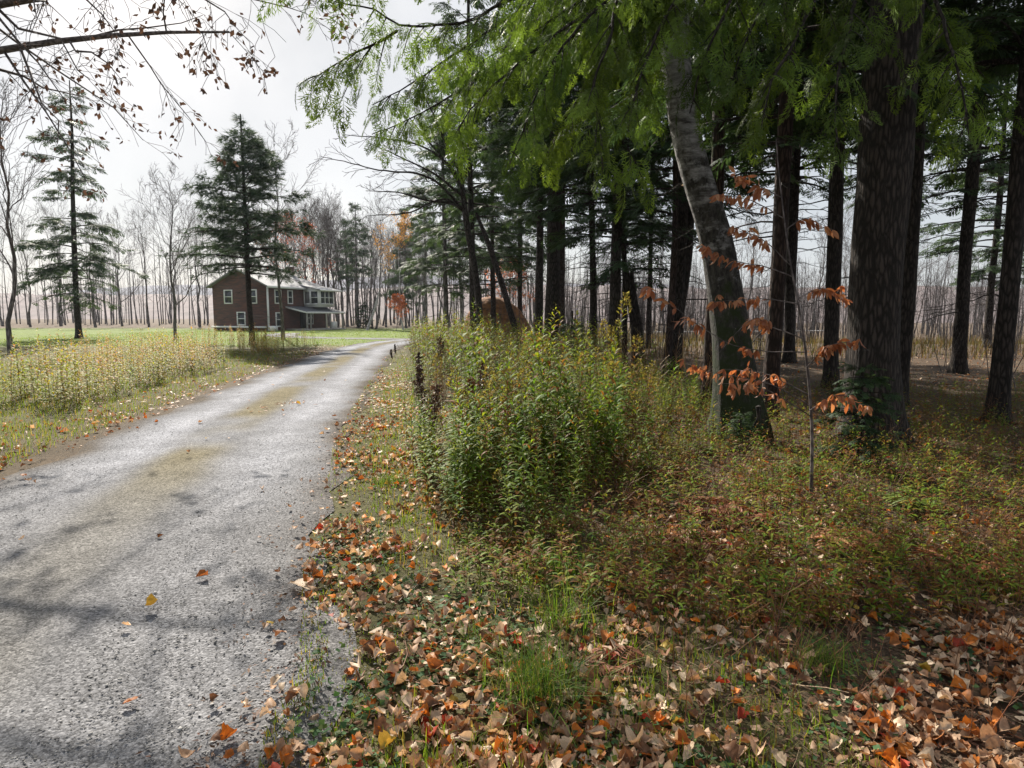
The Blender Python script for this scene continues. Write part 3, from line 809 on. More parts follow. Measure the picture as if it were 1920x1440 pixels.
# --- overhanging hemlock, its trunk to the right, limbs reaching out over the verge
b0 = np.array([*base_at(1640, 7.6), -.04])
hem = thing('overhanging_hemlock', 'big hemlock whose long bright green limbs hang out over the verge', 'tree', b0)
trunk_mb([(0, 0, 0), (-.02, .02, 2.5), (.02, 0, 6), (0, .03, 10), (0, 0, 16)], [.3, .27, .24, .17, .03], 18, .6, 21).build('trunk', M['bark'], hem, True)
limbs = [   # photograph pixels + distance, from near the trunk out to the tip
    [(1300, -150, 7.3), (1120, -60, 7.1), (960, 0, 7.0), (885, 42, 6.9), (815, 55, 6.85), (745, 56, 6.8), (700, 32, 6.8), (625, 18, 6.7)],
    [(745, 56, 6.8), (700, 82, 6.9), (640, 112, 6.9), (575, 150, 6.9)],
    [(1300, -180, 7.9), (1080, -60, 7.9), (900, 60, 7.8), (800, 130, 7.8), (700, 190, 7.7)],
    [(1280, -160, 8.3), (1060, -20, 8.4), (900, 130, 8.4), (760, 220, 8.3), (690, 245, 8.3)],
    [(1350, -200, 7.0), (1170, -20, 6.7), (1140, 80, 6.5), (1105, 165, 6.4), (1115, 250, 6.3), (1120, 320, 6.3)],
    [(1330, -160, 7.2), (1150, -10, 7.0), (1060, 80, 6.8), (1000, 190, 6.7), (960, 300, 6.6)],
    [(1330, -130, 7.4), (1130, 10, 7.3), (1000, 100, 7.2), (900, 190, 7.2), (850, 260, 7.1)],
    [(1400, -200, 6.8), (1260, 0, 6.4), (1200, 130, 6.2), (1170, 240, 6.1), (1180, 320, 6.1)],
    [(1450, -150, 6.9), (1365, 0, 6.5), (1310, 120, 6.3), (1290, 205, 6.2)],
    [(1500, -120, 7.0), (1430, 20, 6.7), (1390, 110, 6.5), (1370, 190, 6.4)],
    [(1560, -100, 7.0), (1500, 60, 6.6), (1450, 150, 6.3), (1430, 240, 6.2)],
    [(1330, -200, 7.8), (1200, -80, 8.0), (1050, 30, 8.2), (950, 90, 8.3), (860, 150, 8.3)],
    [(1640, -120, 7.2), (1580, 80, 6.5), (1560, 200, 6.2), (1570, 280, 6.0)],
    [(1700, -120, 7.3), (1760, 40, 6.8), (1800, 160, 6.4), (1810, 260, 6.2)],
    [(1680, -60, 7.8), (1780, 60, 8.0), (1860, 150, 8.2), (1930, 210, 8.2)],
    [(1320, -170, 8.6), (1120, 40, 8.8), (1020, 180, 8.8), (1000, 290, 8.7)],
    [(1340, -150, 7.5), (1220, 20, 7.5), (1130, 120, 7.4), (1060, 230, 7.3), (1020, 310, 7.3)],
    [(1420, -170, 8.0), (1300, 30, 8.2), (1230, 140, 8.3), (1210, 230, 8.3)],
    [(1280, -300, 7.0), (1000, -200, 6.5), (800, -120, 6.2), (640, -60, 6.0), (540, -30, 6.0)],
]
r = np.random.default_rng(55)
for li, lp in enumerate(limbs):
    P = catmull([at(*q) - b0 for q in lp], .12)
    if li != 1:
        st = np.array([0, 0, min(P[0][2] + .5, 9.5)])
        P = np.vstack([np.linspace(st, P[0], 8)[:-1], P])
    P = P + np.cumsum(r.normal(0, .006, P.shape), axis=0)
    n = len(P); t = np.linspace(0, 1, n)
    L = np.linalg.norm(np.diff(P, axis=0), axis=1).sum()
    r0 = .036 if li == 0 else (.014 if li == 1 else .031)
    m = MB(); tubes(m, P, r0 * (1 - .88 * t) + .002, 6)
    pos, drs = [], []; tw0, tw1 = [], []
    s0 = .30 if li != 0 else .55
    if li == 1: s0 = .1
    nbk = int(L * (1 - s0) / .085)
    dens = .5 if li in (0, 18) else (.8 if li == 1 else (.58 if li in (7, 8, 9, 10, 12, 13, 14, 17) else .72))
    for j in range(nbk):
        tj = s0 + (1 - s0) * (j + r.random()) / nbk
        if r.random() > dens: continue
        i = min(int(tj * (n - 1)), n - 2); p = P[i]; d = norm(P[i + 1] - P[i])
        sd2 = norm(np.cross(d, [0, 0, 1.0]) + np.array([0, .3, 0]) * r.normal()) * (1 if j % 2 else -1)
        l2 = (.20 + .62 * (1 - tj)) * r.uniform(.5, 1.25)
        dd = norm(d * r.uniform(.35, .9) + sd2 * .8 + np.array([0, 0, -.35 + r.normal() * .2]))
        s = np.linspace(0, 1, 5)[:, None]
        Q = p + dd * l2 * s + np.array([0, 0, -.28 * l2]) * s**2
        tubes(m, Q, .0075 * (1 - .75 * s[:, 0]) + .0014, 3)
        ns = max(3, int(l2 / .092))
        u = np.linspace(.12, 1, ns); i2 = np.minimum((u * 4).astype(int), 3); fr = (u * 4 - i2)[:, None]
        pp = Q[i2] * (1 - fr) + Q[i2 + 1] * fr; qd = norm(Q[i2 + 1] - Q[i2])
        sg = np.where(np.arange(ns) % 2 == 0, 1, -1)[:, None]
        pd = norm(qd * .8 + np.cross(qd, [0, 0, 1.0]) * sg * .8 + np.array([0, 0, -.22]))
        pos.append(pp); drs.append(pd)
    lim = m.build('limb', M['bark'], hem)
    pos, drs = np.vstack(pos), np.vstack(drs); N = len(pos)
    up = norm(np.array([0, 0, 1.0]) + r.normal(0, .4, (N, 3)))
    g = r.random(N)
    fresh = 0.5 + .5 * np.sin(li * 2.1)
    cl = .75 + .5 * (wob(pos[:, 0], pos[:, 2] * 1.4, 2.2, li) > 0); c = np.stack([.05 + .05 * g + .03 * fresh, .095 + .07 * g + .035 * fresh, .018 + .008 * g], 1) * cl[:, None]
    f = MB(); scatter(f, FINE_T, FINE_F, pos, basis(norm(drs + r.normal(0, .25, (N, 3))), up), r.uniform(.17, .32, N), c)
    f.build('foliage', M['needle'], lim, kind='stuff')

# --- tree left of the road whose twigs hang into the top corner
b0 = np.array([-10.2, 11.0, -.04])
oak = thing('oak_tree', 'roadside oak with a few withered leaves, its twigs hanging over the road', 'tree', b0)
trunk_mb([(0, 0, 0), (.1, 0, 3), (.0, .1, 6), (.1, 0, 12)], [.3, .26, .22, .06], 14, .5, 31).build('trunk', M['bark_grey'], oak, True)
P0 = np.array([(0, .05, 3.5), (.05, .05, 6.5), (.1, .02, 9.0), (.1, 0, 12)])[None]
P1, R1 = children(r, P0, np.array([[.2, .17, .12, .06]]), 12, .05, .95, (45, 80), .62, .12, 7)
tgt = np.array([at(430, 60, 10.2), at(520, -40, 9.6), at(330, 0, 9.0)]) - b0
for k in range(3):
    s = np.linspace(0, 1, 7)[:, None]; a0 = np.array([0, 0, 5.5 + .7 * k]); P1[k] = a0 * (1 - s) + tgt[k] * s + np.array([0, 0, .8]) * s * (1 - s)
    R1[k] = .075 * (1 - .8 * s[:, 0])
P2, R2 = children(r, P1, R1, 9, .25, .99, (30, 65), .4, -.05, 5); P3, R3 = children(r, P2, R2, 6, .2, .99, (30, 60), .5, -.25, 4); P4, R4 = children(r, P3, R3, 3, .2, .99, (30, 60), .6, -.3, 3)
m = MB()
for P_, R_, s_ in ((P1, R1, 6), (P2, R2, 4), (P3, R3, 3), (P4, R4, 3)): tubes(m, P_, np.maximum(R_, .004), s_)
m.build('crown', M['twig'], oak)
tips = P4[r.integers(0, len(P4), 3500)][:, -1]; N = len(tips)
f = MB(); g = r.uniform(.6, 1.3, (N, 1))
scatter(f, LEAF4_T, LEAF4_F, tips + r.normal(0, .04, (N, 3)), basis(norm(r.normal(size=(N, 3)) + [0, 0, -.8]), norm(r.normal(size=(N, 3)))), r.uniform(.07, .12, N), np.array([[.09, .06, .05]]) * g)
f.build('leaves', M['litter'], oak, kind='stuff')

# --- trees left of the road and behind the house
conifer('pine_tree', 'dark bushy pine standing in front of the house corner', 'pine_c', base_at(474, 34), .19, 11.8, (.0, 0), 'bark', .4, None, 301, 1.15)
conifer('pine_tree', 'broad pine with drooping lower boughs set back beyond the roadside weeds', 'pine_d', base_at(150, 44), .24, 17, (.03, 0), 'bark', 2.4, None, 302, 1.0)
bare_tree('bare_tree', 'wide crowned bare tree standing alone on the lawn away from the house', 'e', base_at(330, 40), 10.5, 1.2, (-.03, 0))
bare_tree('bare_tree', 'bare roadside tree with a twisted crown near the oak', 'c', base_at(20, 26), 11, 4.2, (.05, 0))
conifer('pine_tree', 'tall pine at the wood edge behind the lawn with a bare lower trunk', 'pine_a', base_at(673, 80), .22, 15.3, (0, 0), 'bark_grey', 1.0, None, 304, 1.05)
conifer('pine_tree', 'shorter pine close beside the tall bare trunked one at the wood edge', 'pine_a', base_at(653, 88), .2, 14.6, (0, 0), 'bark_grey', 2.0, None, 305, .85)
conifer('pine_tree', 'narrow pine behind the yellow leaved birch', 'pine_b', base_at(762, 78), .17, 14.5, (0, 0), 'bark_grey', 3.0, None, 306, .8)
conifer('pine_tree', 'pine between the yellow birch and the grove', 'pine_a', base_at(800, 66), .2, 14, (0, 0), 'bark_grey', 4.0, None, 307, 1.0)
conifer('pine_tree', 'spreading blue green pine at the road side corner of the grove', 'edge', base_at(838, 36), .18, 13.5, (-.01, 0), 'bark_grey', 5.0, None, 308, 1.05)
conifer('pine_tree', 'blue green pine further along behind the grove corner', 'pine_a', base_at(868, 50), .18, 14, (-.01, 0), 'bark_grey', .7, None, 309, 1.1)
conifer('spruce_shrub', 'little dark evergreen at the foot of the wood edge trees', 'young', base_at(682, 79), .05, 3.6, seed=310, category='shrub')

BG = 'bare trees along the wood edge'
lab_bg = 'bare grey tree in the row along the wood edge behind the lawn'
r = np.random.default_rng(77)
keys = list(BARE)
spots = [(575, 84, 15), (590, 90, 16.5), (600, 80, 15), (612, 86, 16.5), (622, 92, 17), (632, 83, 16), (643, 95, 16), (662, 96, 15.5), (690, 92, 14), (720, 98, 14), (728, 86, 12.5),
         (770, 92, 13), (783, 75, 12), (795, 85, 12), (806, 70, 11.5), (818, 88, 13), (829, 74, 12), (842, 82, 12.5), (853, 68, 11), (865, 90, 13),
         (420, 92, 16), (380, 88, 15), (330, 95, 17), (280, 86, 15), (230, 92, 16), (180, 84, 15), (120, 93, 17), (60, 86, 15), (10, 92, 16), (450, 82, 15), (500, 95, 16), (540, 98, 16.5), (583, 98, 17), (606, 101, 17.5), (617, 96, 17), (637, 103, 17.5), (648, 99, 17), (655, 90, 15), (669, 104, 16.5), (680, 97, 15), (695, 103, 15), (712, 104, 15), (733, 101, 14), (748, 99, 14.5), (776, 100, 14), (788, 97, 14), (812, 99, 14), (836, 96, 14)]
def where_far(px, d):
    side = 'beyond the lawn away from the house' if px < 330 else 'beyond the pines beside the house' if px < 505 else 'rising over the house roof' if px < 608 else 'between the porch and the tall wood edge pine' if px < 660 else 'beside the white leaning birch stem' if px < 735 else 'beside the yellow leaved birch' if px < 790 else 'between the yellow birch and the grove'
    return '%s bare grey tree %s' % ('slim distant' if d > 88 else 'stout', side)
for i, (px, d, H) in enumerate(spots):
    lab_bg = where_far(px, d)
    bare_tree('bare_tree', lab_bg, keys[i % 5], base_at(px + r.uniform(-4, 4), d), H, r.uniform(0, 6.28), (r.normal(0, .03), 0), BG)
bare_tree('bare_tree', 'bare tree with reddish twigs and last leaves right behind the house', 'e', base_at(556, 76), 13.5, 2.0, (0, 0), None, (2600, (.30, .11, .075), .16, (.25, 1)))
bare_tree('bare_tree', 'bare roadside tree next to the dark bushy pine by the house', 'c', base_at(532, 40), 12.0, 2.2, (0, 0))
bare_tree('bare_tree', 'bare tree with a widely forked crown at the lawn corner', 'd', base_at(706, 74), 14.3, .6, (.02, 0), None, None, None, .9)
bare_tree('bare_tree', 'bare tree leaning away from the widely forked one', 'b', base_at(699, 76), 13.2, 1.9, (.045, 0), None, None, None, .8)
bare_tree('birch_tree', 'pale straight birch with yellow leaves at the far lawn edge', 'd', base_at(757, 70), 12.6, 2.6, (0, 0), None, (3800, (.42, .26, .05), .17, (.3, 1)), 'bark_pale', .75)
b0 = np.array([*base_at(689, 69), -.05]); tip = at(713, 540, 70)
o = thing('leaning_birch', 'white bare birch stem leaning across the wood edge', 'tree', b0)
trunk_mb([np.zeros(3), (tip - b0) * .5 + [.05, 0, -.1], tip - b0], [.15, .13, .07], 8, .2, 3).build('trunk', M['bark_pale'], o, True)
m = MB(); P1, R1 = children(r, np.stack([np.zeros(3), (tip - b0) * .5, tip - b0])[None], np.array([[.1, .08, .05]]), 7, .5, 1, (20, 50), .4, .2, 4); tubes(m, P1, np.maximum(R1, .012), 3); m.build('twigs', M['twig'], o)
# copper leaved shrub at the far lawn edge
o = bare_tree('beech_shrub', 'copper orange leaved young beech at the far lawn edge', 'e', base_at(744, 66), 3.8, 1.0, (0, 0), None, (2400, (.50, .17, .06), .36, (.0, 1)), None, .5)
bare_tree('beech_shrub', 'pinkish leaved young beech behind the leaning pole', 'e', base_at(962, 40), 5.2, 2.0, (0, 0), None, (1500, (.48, .2, .13), .28, (.0, 1)), None, .5)

# trees across the field behind the grove
BG2 = 'bare trees across the field behind the grove'
for i in range(34):
    px = 900 + i * 31 + r.uniform(-12, 12); d = r.uniform(52, 92)
    spot = 'seen past the rust brown heap' if px < 1000 else 'seen past the thickest hemlock trunk' if px < 1085 else 'seen past the thin leaning hemlock' if px < 1145 else 'seen past the snag' if px < 1225 else 'seen past the forked hemlock' if px < 1310 else 'seen past the leaning birch' if px < 1430 else 'seen past the overhanging hemlock' if px < 1680 else 'seen through the shaded trunks of the wood'
    bare_tree('bare_tree', '%s bare tree across the field, %s' % ('thin' if d > 72 else 'stouter', spot), keys[i % 5], base_at(px, d), r.uniform(9, 14), r.uniform(0, 6.28), (r.normal(0, .04), 0), BG2)
# bare limbs of a leafless tree at the grove corner, arching out over the road
b0 = np.array([*base_at(905, 25.5), -.05])
o = thing('leafless_tree', 'leafless tree at the grove corner with long bare limbs arching over the road', 'tree', b0)
fk = at(872, 398, 25.5) - b0
trunk_mb([np.zeros(3), fk * .5 + [.12, 0, 0], fk, fk + np.array([-.15, 0, 2.2]), fk + np.array([.1, 0, 5])], [.15, .13, .11, .07, .02], 10, .3, 44).build('trunk', M['bark'], o, True)
for lp in ([(872, 398), (835, 355), (790, 325), (720, 318), (600, 290)], [(874, 380), (850, 320), (800, 282), (740, 265), (640, 256)], [(870, 340), (845, 290), (820, 235), (790, 170), (770, 120)], [(872, 398), (830, 372), (770, 395), (690, 402)],
           [(872, 360), (830, 300), (780, 240), (745, 200)], [(873, 330), (880, 260), (850, 190), (830, 110)], [(872, 372), (820, 330), (760, 300), (690, 270)], [(872, 390), (840, 380), (800, 375), (755, 360), (690, 355)]):
    P = catmull([at(q[0], q[1], 25.5 - .5 * k) - b0 for k, q in enumerate(lp)], .25); P += np.cumsum(r.normal(0, .012, P.shape), axis=0); P[0] = at(lp[0][0], lp[0][1], 25.5) - b0
    m = MB(); Rr = np.linspace(.055, .010, len(P)); tubes(m, P, Rr, 6)
    P2, R2 = children(r, P[None], Rr[None], 12, .2, .98, (20, 50), .28, .02, 5, .5); P3, R3 = children(r, P2, R2, 5, .2, .98, (20, 50), .5, .0, 3, .7)
    tubes(m, P2, np.maximum(R2, .008), 3); tubes(m, P3, np.maximum(R3, .006), 3); m.build('limb', M['bark'], o)
# uncountable brush and far woods
def brush(name, n, xr, yr, hr, rad, seed, mat, tilt=.12):
    r = np.random.default_rng(seed); m = MB()
    x = r.uniform(*xr, n); y = r.uniform(*yr, n); h = r.uniform(*hr, n)
    b = np.stack([x, y, gz(x, y) - .05], 1); d = norm(np.array([0, 0, 1.0]) + r.normal(0, tilt, (n, 3)))
    s = np.linspace(0, 1, 4)
    P = b[:, None] + d[:, None] * (h[:, None] * s)[..., None] + r.normal(0, .012, (n, 4, 3)) * h[:, None, None] * (s > 0)[None, :, None]
    Rr = rad * h[:, None] * (1 - .8 * s)[None]
    tubes(m, P, Rr, 3)
    P2, R2 = children(r, P, Rr, 6, .3, .97, (25, 60), .35, .15, 3); tubes(m, P2, np.maximum(R2, .5 * rad), 3)
    P3, R3 = children(r, P2, R2, 3, .3, .97, (25, 60), .5, .1, 2); tubes(m, P3, np.maximum(R3, .4 * rad), 3)
    return m.build(name, M[mat], kind='stuff')
brush('far_woods', 500, (-110, 110), (100, 150), (10, 15), .009, 1, 'bark_grey', .03)
brush('far_woods', 560, (0, 115), (60, 110), (5, 11), .008, 7, 'twig', .07)
brush('thicket', 330, (3, 34), (30, 50), (1.5, 4.5), .006, 2, 'bark_grey')
brush('thicket', 260, (-1, 16), (24, 36), (1.2, 3.2), .006, 3, 'twig')
brush('thicket', 200, (9, 26), (8, 24), (.8, 2.4), .006, 4, 'twig', .2)

# rust brown heap behind the grove corner
hp = np.array([*base_at(935, 37), -.1])
u = np.linspace(0, 2 * math.pi, 40, endpoint=False); q = np.linspace(0, 1, 14)
U, Q = np.meshgrid(u, q)
r2 = np.random.default_rng(2)
rad = (1 - Q**1.6) * (1 + .08 * np.sin(3 * U) + .05 * np.sin(7 * U + 1)) + r2.normal(0, .012, U.shape)
X = rad * 2.0 * np.cos(U) - .5 * Q; Y = rad * 1.5 * np.sin(U); Z = 2.75 * np.sin(Q * math.pi / 2)**.9
i0 = (np.arange(13)[:, None] * 40 + np.arange(40)[None]).ravel(); i1 = (np.arange(13)[:, None] * 40 + (np.arange(40)[None] + 1) % 40).ravel()
m = MB(); m.add(np.stack([X, Y, Z], -1).reshape(-1, 3), np.stack([i0, i1, i1 + 40, i0 + 40], 1))
m.build('brown_heap', M['heap'], smooth=True, loc=hp, label='rust brown rounded heap behind the trunks at the grove corner', category='heap')

# ------------------------------------------------------------------ the house
hu = norm(np.array([.35, .94])); c0 = np.array([(505 - CX) / FPX * 66, 66.0])
house = thing('brown_house', 'weathered reddish brown two storey house with white trim and a porch', 'house', (c0[0], c0[1], -.05), (0, 0, math.atan2(hu[1], hu[0])))
L_, D_, EV, RG = 9.6, 7.2, 4.75, 6.45
m = MB()
m.add([(0, 0, 0), (L_, 0, 0), (L_, D_, 0), (0, D_, 0), (0, 0, EV), (L_, 0, EV), (L_, D_, EV), (0, D_, EV), (0, D_ / 2, RG - .12)],
      [(0, 1, 5, 4), (1, 2, 6, 5), (2, 3, 7, 6), (3, 0, 4, 7)]).add([(0, 0, EV), (0, D_, EV), (0, D_ / 2, RG - .12)], [(0, 2, 1)])
m.build('wall', M['siding'], house)
# roof: gable towards the camera, hipped far end, 0.14 thick
def slab(m, quad, th=.14):
    q = np.array(quad, float); n = norm(np.cross(q[1] - q[0], q[2] - q[0])); k = len(q)
    if n[2] < 0: q = q[::-1]; n = -n
    lo = q - n * th
    m.add(np.vstack([q, lo]), [tuple(range(k))]); b = np.vstack([q, lo])
    m.add(b, [tuple(range(2 * k - 1, k - 1, -1))])
    m.add(b, [(i, i + k, (i + 1) % k + k, (i + 1) % k) for i in range(k)])
m = MB(); ov = .45; sl = (RG - EV) / (D_ / 2)
slab(m, [(-ov, -ov, EV - ov * sl + .1), (L_ + ov, -ov, EV - ov * sl + .1), (L_ - 2.4, D_ / 2, RG + .1), (-ov, D_ / 2, RG + .1)])
slab(m, [(-ov, D_ + ov, EV - ov * sl + .1), (L_ + ov, D_ + ov, EV - ov * sl + .1), (L_ - 2.4, D_ / 2, RG + .1), (-ov, D_ / 2, RG + .1)])
slab(m, [(L_ + ov, -ov, EV - ov * sl + .1), (L_ + ov, D_ + ov, EV - ov * sl + .1), (L_ - 2.4, D_ / 2, RG + .1)])
roof = m.build('roof', M['roof'], house)
MB().box(-ov, 5.6, -ov - .05, -ov - .003, EV - .32, EV - .10).build('fascia', M['white'], roof)
MB().box(L_ - 1.7, L_ - 1.2, D_ / 2 - .3, D_ / 2 + .2, EV + .8, RG + .75).build('chimney', M['siding'], roof)
MB().box(-.09, .10, -.10, -.003, .0, EV - .2).build('corner_board', M['white'], house)
MB().box(L_ - .10, L_ + .09, -.10, -.003, .0, EV - .2).build('corner_board', M['white'], house)

def window(parent, x0, x1, z0, z1, y, axis='x', n=1, pane='glass', rail=True):
    """window in the plane y (axis x) or x (axis y); frame, one pane per light, meeting rail"""
    def bx(m, a0, a1, d0, d1, z_0, z_1):
        return m.box(a0, a1, y - d1, y - d0, z_0, z_1) if axis == 'x' else m.box(y - d1, y - d0, a0, a1, z_0, z_1)
    w = .11; f = MB()
    bx(f, x0 - w, x0, .0, .075, z0 - w, z1 + w); bx(f, x1, x1 + w, .0, .075, z0 - w, z1 + w)
    bx(f, x0, x1, .0, .072, z1, z1 + w); bx(f, x0, x1, .0, .09, z0 - w, z0)
    o = f.build('window', M['white'], parent)
    for i in range(n):
        a, b = x0 + (x1 - x0) * i / n, x0 + (x1 - x0) * (i + 1) / n
        bx(MB(), a + .01, b - .01, .012, .022, z0, z1).build('pane', M[pane], o)
        if rail: bx(MB(), a + .01, b - .01, .024, .05, (z0 + z1) / 2 - .03, (z0 + z1) / 2 + .03).build('meeting_rail', M['white'], o)
        if i: bx(MB(), a - .05, a + .05, .0, .07, z0, z1).build('mullion', M['white'], o)
    return o
window(house, 1.15, 1.95, 2.95, 4.2, -.003); window(house, 3.15, 3.75, 2.95, 4.2, -.003); window(house, 1.2, 1.95, .55, 1.85, -.003)
window(house, 6.3, 7.1, .75, 1.95, -.003)
MB().box(5.0, 5.85, -.06, -.003, .2, 2.1).build('door', M['hole'], house)
# upstairs sun room over the porch
sx0, sx1, sp = 5.75, 8.35, 2.05
m = MB().box(sx0, sx1, -sp, -.003, 2.55, EV - .12); sun_room = m.build('sun_room', M['white'], house)
window(sun_room, -sp + .18, -sp + 1.05, 2.95, 4.25, sx0 - .003, 'y'); window(sun_room, -sp + 1.25, -.15, 2.95, 4.25, sx0 - .003, 'y', 1, 'screen', False)
window(sun_room, sx0 + .2, sx1 - .2, 2.95, 4.25, -sp - .003, 'x', 3)
m = MB(); slab(m, [(sx0 - .3, -sp - .4, EV - .32), (sx1 + 1.2, -sp - .4, EV - .32), (sx1 + 1.2, .2, EV + .25), (sx0 - .3, .2, EV + .25)], .10); m.build('sun_room_roof', M['roof'], sun_room)
MB().box(sx0 - .32, sx1 + 1.22, -sp - .46, -sp - .402, EV - .46, EV - .31).build('fascia', M['white'], sun_room)
# porch
px0, px1, pp = 2.75, 9.4, 2.75
m = MB(); slab(m, [(px0, -pp, 2.02), (px1, -pp, 2.02), (px1, -.01, 2.62), (px0, -.01, 2.62)], .10); porch = m.build('porch_roof', M['roof2'], house)
MB().box(px0 - .02, px1 + .02, -pp - .06, -pp - .004, 1.84, 2.03).build('fascia', M['white'], porch)
m = MB(); slab(m, [(px0 - .05, -pp, 2.0), (px0 - .003, -pp, 2.0), (px0 - .003, -.01, 2.60), (px0 - .05, -.01, 2.60)], .16); m.build('rake_board', M['white'], porch)
for x in (px0 + .15, px0 + .75, 6.9, px1 - .2):
    MB().box(x - .08, x + .08, -pp + .10, -pp + .26, .02, 2.0).build('porch_post', M['wood'], house)
MB().box(px0 - .1, px1 + .1, -pp, -.004, .0, .22).build('porch_floor', M['wood'], house)
MB().box(px0 - .5, px0 + 1.0, -pp - .35, -pp - .004, -.0, .12).build('porch_step', M['wood'], house)
MB().box(7.6, 8.3, -pp + .3, -pp + .8, .23, .95).build('porch_bench', M['white'], house)
# low white ledge along the shaded gable side
MB().box(-.35, -.004, .2, D_, .35, .52).build('ledge', M['white'], house)
m = MB().box(-.1, .75, -.55, -.11, .05, .55); m.build('cellar_hatch', M['white'], house)
window(house, 1.4, 2.3, 2.95, 4.2, -.003, 'y'); window(house, 4.6, 5.5, 2.95, 4.2, -.003, 'y'); window(house, 3.0, 3.9, .7, 1.9, -.003, 'y')

# ------------------------------------------------------------------ plants and fallen leaves
def strip_leaf(k=5, width=.16, arch=.35, fold=0.0, curl=0.0):
    """lanceolate leaf, length 1 along +x, arching down"""
    t = np.linspace(0, 1, k); w = width * np.sin(np.pi * np.clip(t * .93 + .05, 0, 1))**.8
    w[-1] = 0; z = .42 * t - arch * t**2
    v = [(0, 0, 0)]
    for i in range(1, k - 1): v += [(t[i], w[i], z[i] + fold * w[i]), (t[i], -w[i], z[i] + fold * w[i])]
    v.append((t[-1], 0, z[-1])); n = len(v)
    f = [(0, 2, 1, 1)]
    F = [(0, 2, 1)]
    for i in range(k - 3):
        a = 1 + 2 * i; F += [(a, a + 1, a + 3), (a, a + 3, a + 2)]
    F.append((n - 3, n - 2, n - 1))
    return np.array(v), np.array(F)
WL_T, WL_F = strip_leaf(6, .085, .62, .4)
WS_T, WS_F = strip_leaf(4, .11, .6)

def pal(r, n, cols, p, j=.18):
    c = np.array(cols)[r.choice(len(cols), n, p=p)]
    return np.clip(c * r.uniform(1 - j, 1 + j, (n, 1)) * r.uniform(.92, 1.08, (n, 3)), .002, .95)

GREENS = [(.125, .20, .024), (.10, .175, .03), (.18, .22, .028), (.22, .215, .03), (.17, .08, .03)]

def stalk_arrays(r, H, nl, leaf, tmpl, p=(.45, .3, .15, .06, .04), lean=.08, low=.12):
    """one leafy stalk: stem polyline and leaf positions/bases/scales/colours"""
    T = np.linspace(0, 1, 6); d = r.normal(0, lean, 2)
    S = np.stack([d[0] * H * T**1.5, d[1] * H * T**1.5, H * T], 1)
    t = low + (1 - low) * (np.arange(nl) + r.uniform(0, .6, nl)) / nl
    t = np.clip(t, 0, 1)
    pos = np.stack([np.interp(t, T, S[:, i]) for i in range(3)], 1)
    a = np.arange(nl) * 2.4 + r.uniform(-.3, .3, nl)
    el = .22 + .6 * t**2 + r.normal(0, .12, nl)
    d3 = np.stack([np.cos(a), np.sin(a), el], 1)
    sc = leaf * (.65 + .55 * np.sin(np.pi * np.clip(t, 0, 1)**.8)) * r.uniform(.8, 1.15, nl); sc[t > .93] *= .6
    return S, pos, basis(norm(d3), np.tile([0, 0, 1.0], (nl, 1))), sc, t

def goldenrod_mesh(seed, H, nl, leaf, p, plume=False):
    r = np.random.default_rng(seed)
    S, pos, B, sc, t = stalk_arrays(r, H, nl, leaf, WL_T, p)
    c = pal(r, nl, GREENS, p) * r.uniform(.7, 1.3) * np.array([r.uniform(.85, 1.35), 1, 1]); dry = (t < .35) & (r.random(nl) < .55); c[dry] = pal(r, dry.sum(), [(.16, .09, .04), (.12, .06, .03)], [.5, .5])
    if dry.any():
        a_ = r.uniform(0, 6.28, dry.sum()); B[dry] = basis(norm(np.stack([np.cos(a_), np.sin(a_), np.full(len(a_), -1.1)], 1)), norm(r.normal(size=(len(a_), 3))))
    st, lf = MB(), MB()
    tubes(st, S, .0042 * (1 - .6 * np.linspace(0, 1, 6)), 4, (.10, .085, .03))
    scatter(lf, WL_T, WL_F, pos, B, sc, c)
    pl = None
    if plume:
        pl = MB(); n = 70; a = r.uniform(0, 6.28, n); h = H * (.86 + .17 * r.random(n)); q = .055 * (1.05 - (h / H - .86) / .19)
        pp = np.stack([S[-1, 0] + np.cos(a) * q, S[-1, 1] + np.sin(a) * q, h], 1)
        scatter(pl, LEAF4_T, LEAF4_F, pp, basis(norm(np.stack([np.cos(a), np.sin(a), .8 + 0 * a], 1)), norm(r.normal(size=(n, 3)))), r.uniform(.02, .045, n), pal(r, n, [(.17, .145, .05), (.14, .10, .05), (.20, .18, .10)], [.5, .3, .2]))
    return st, lf, pl

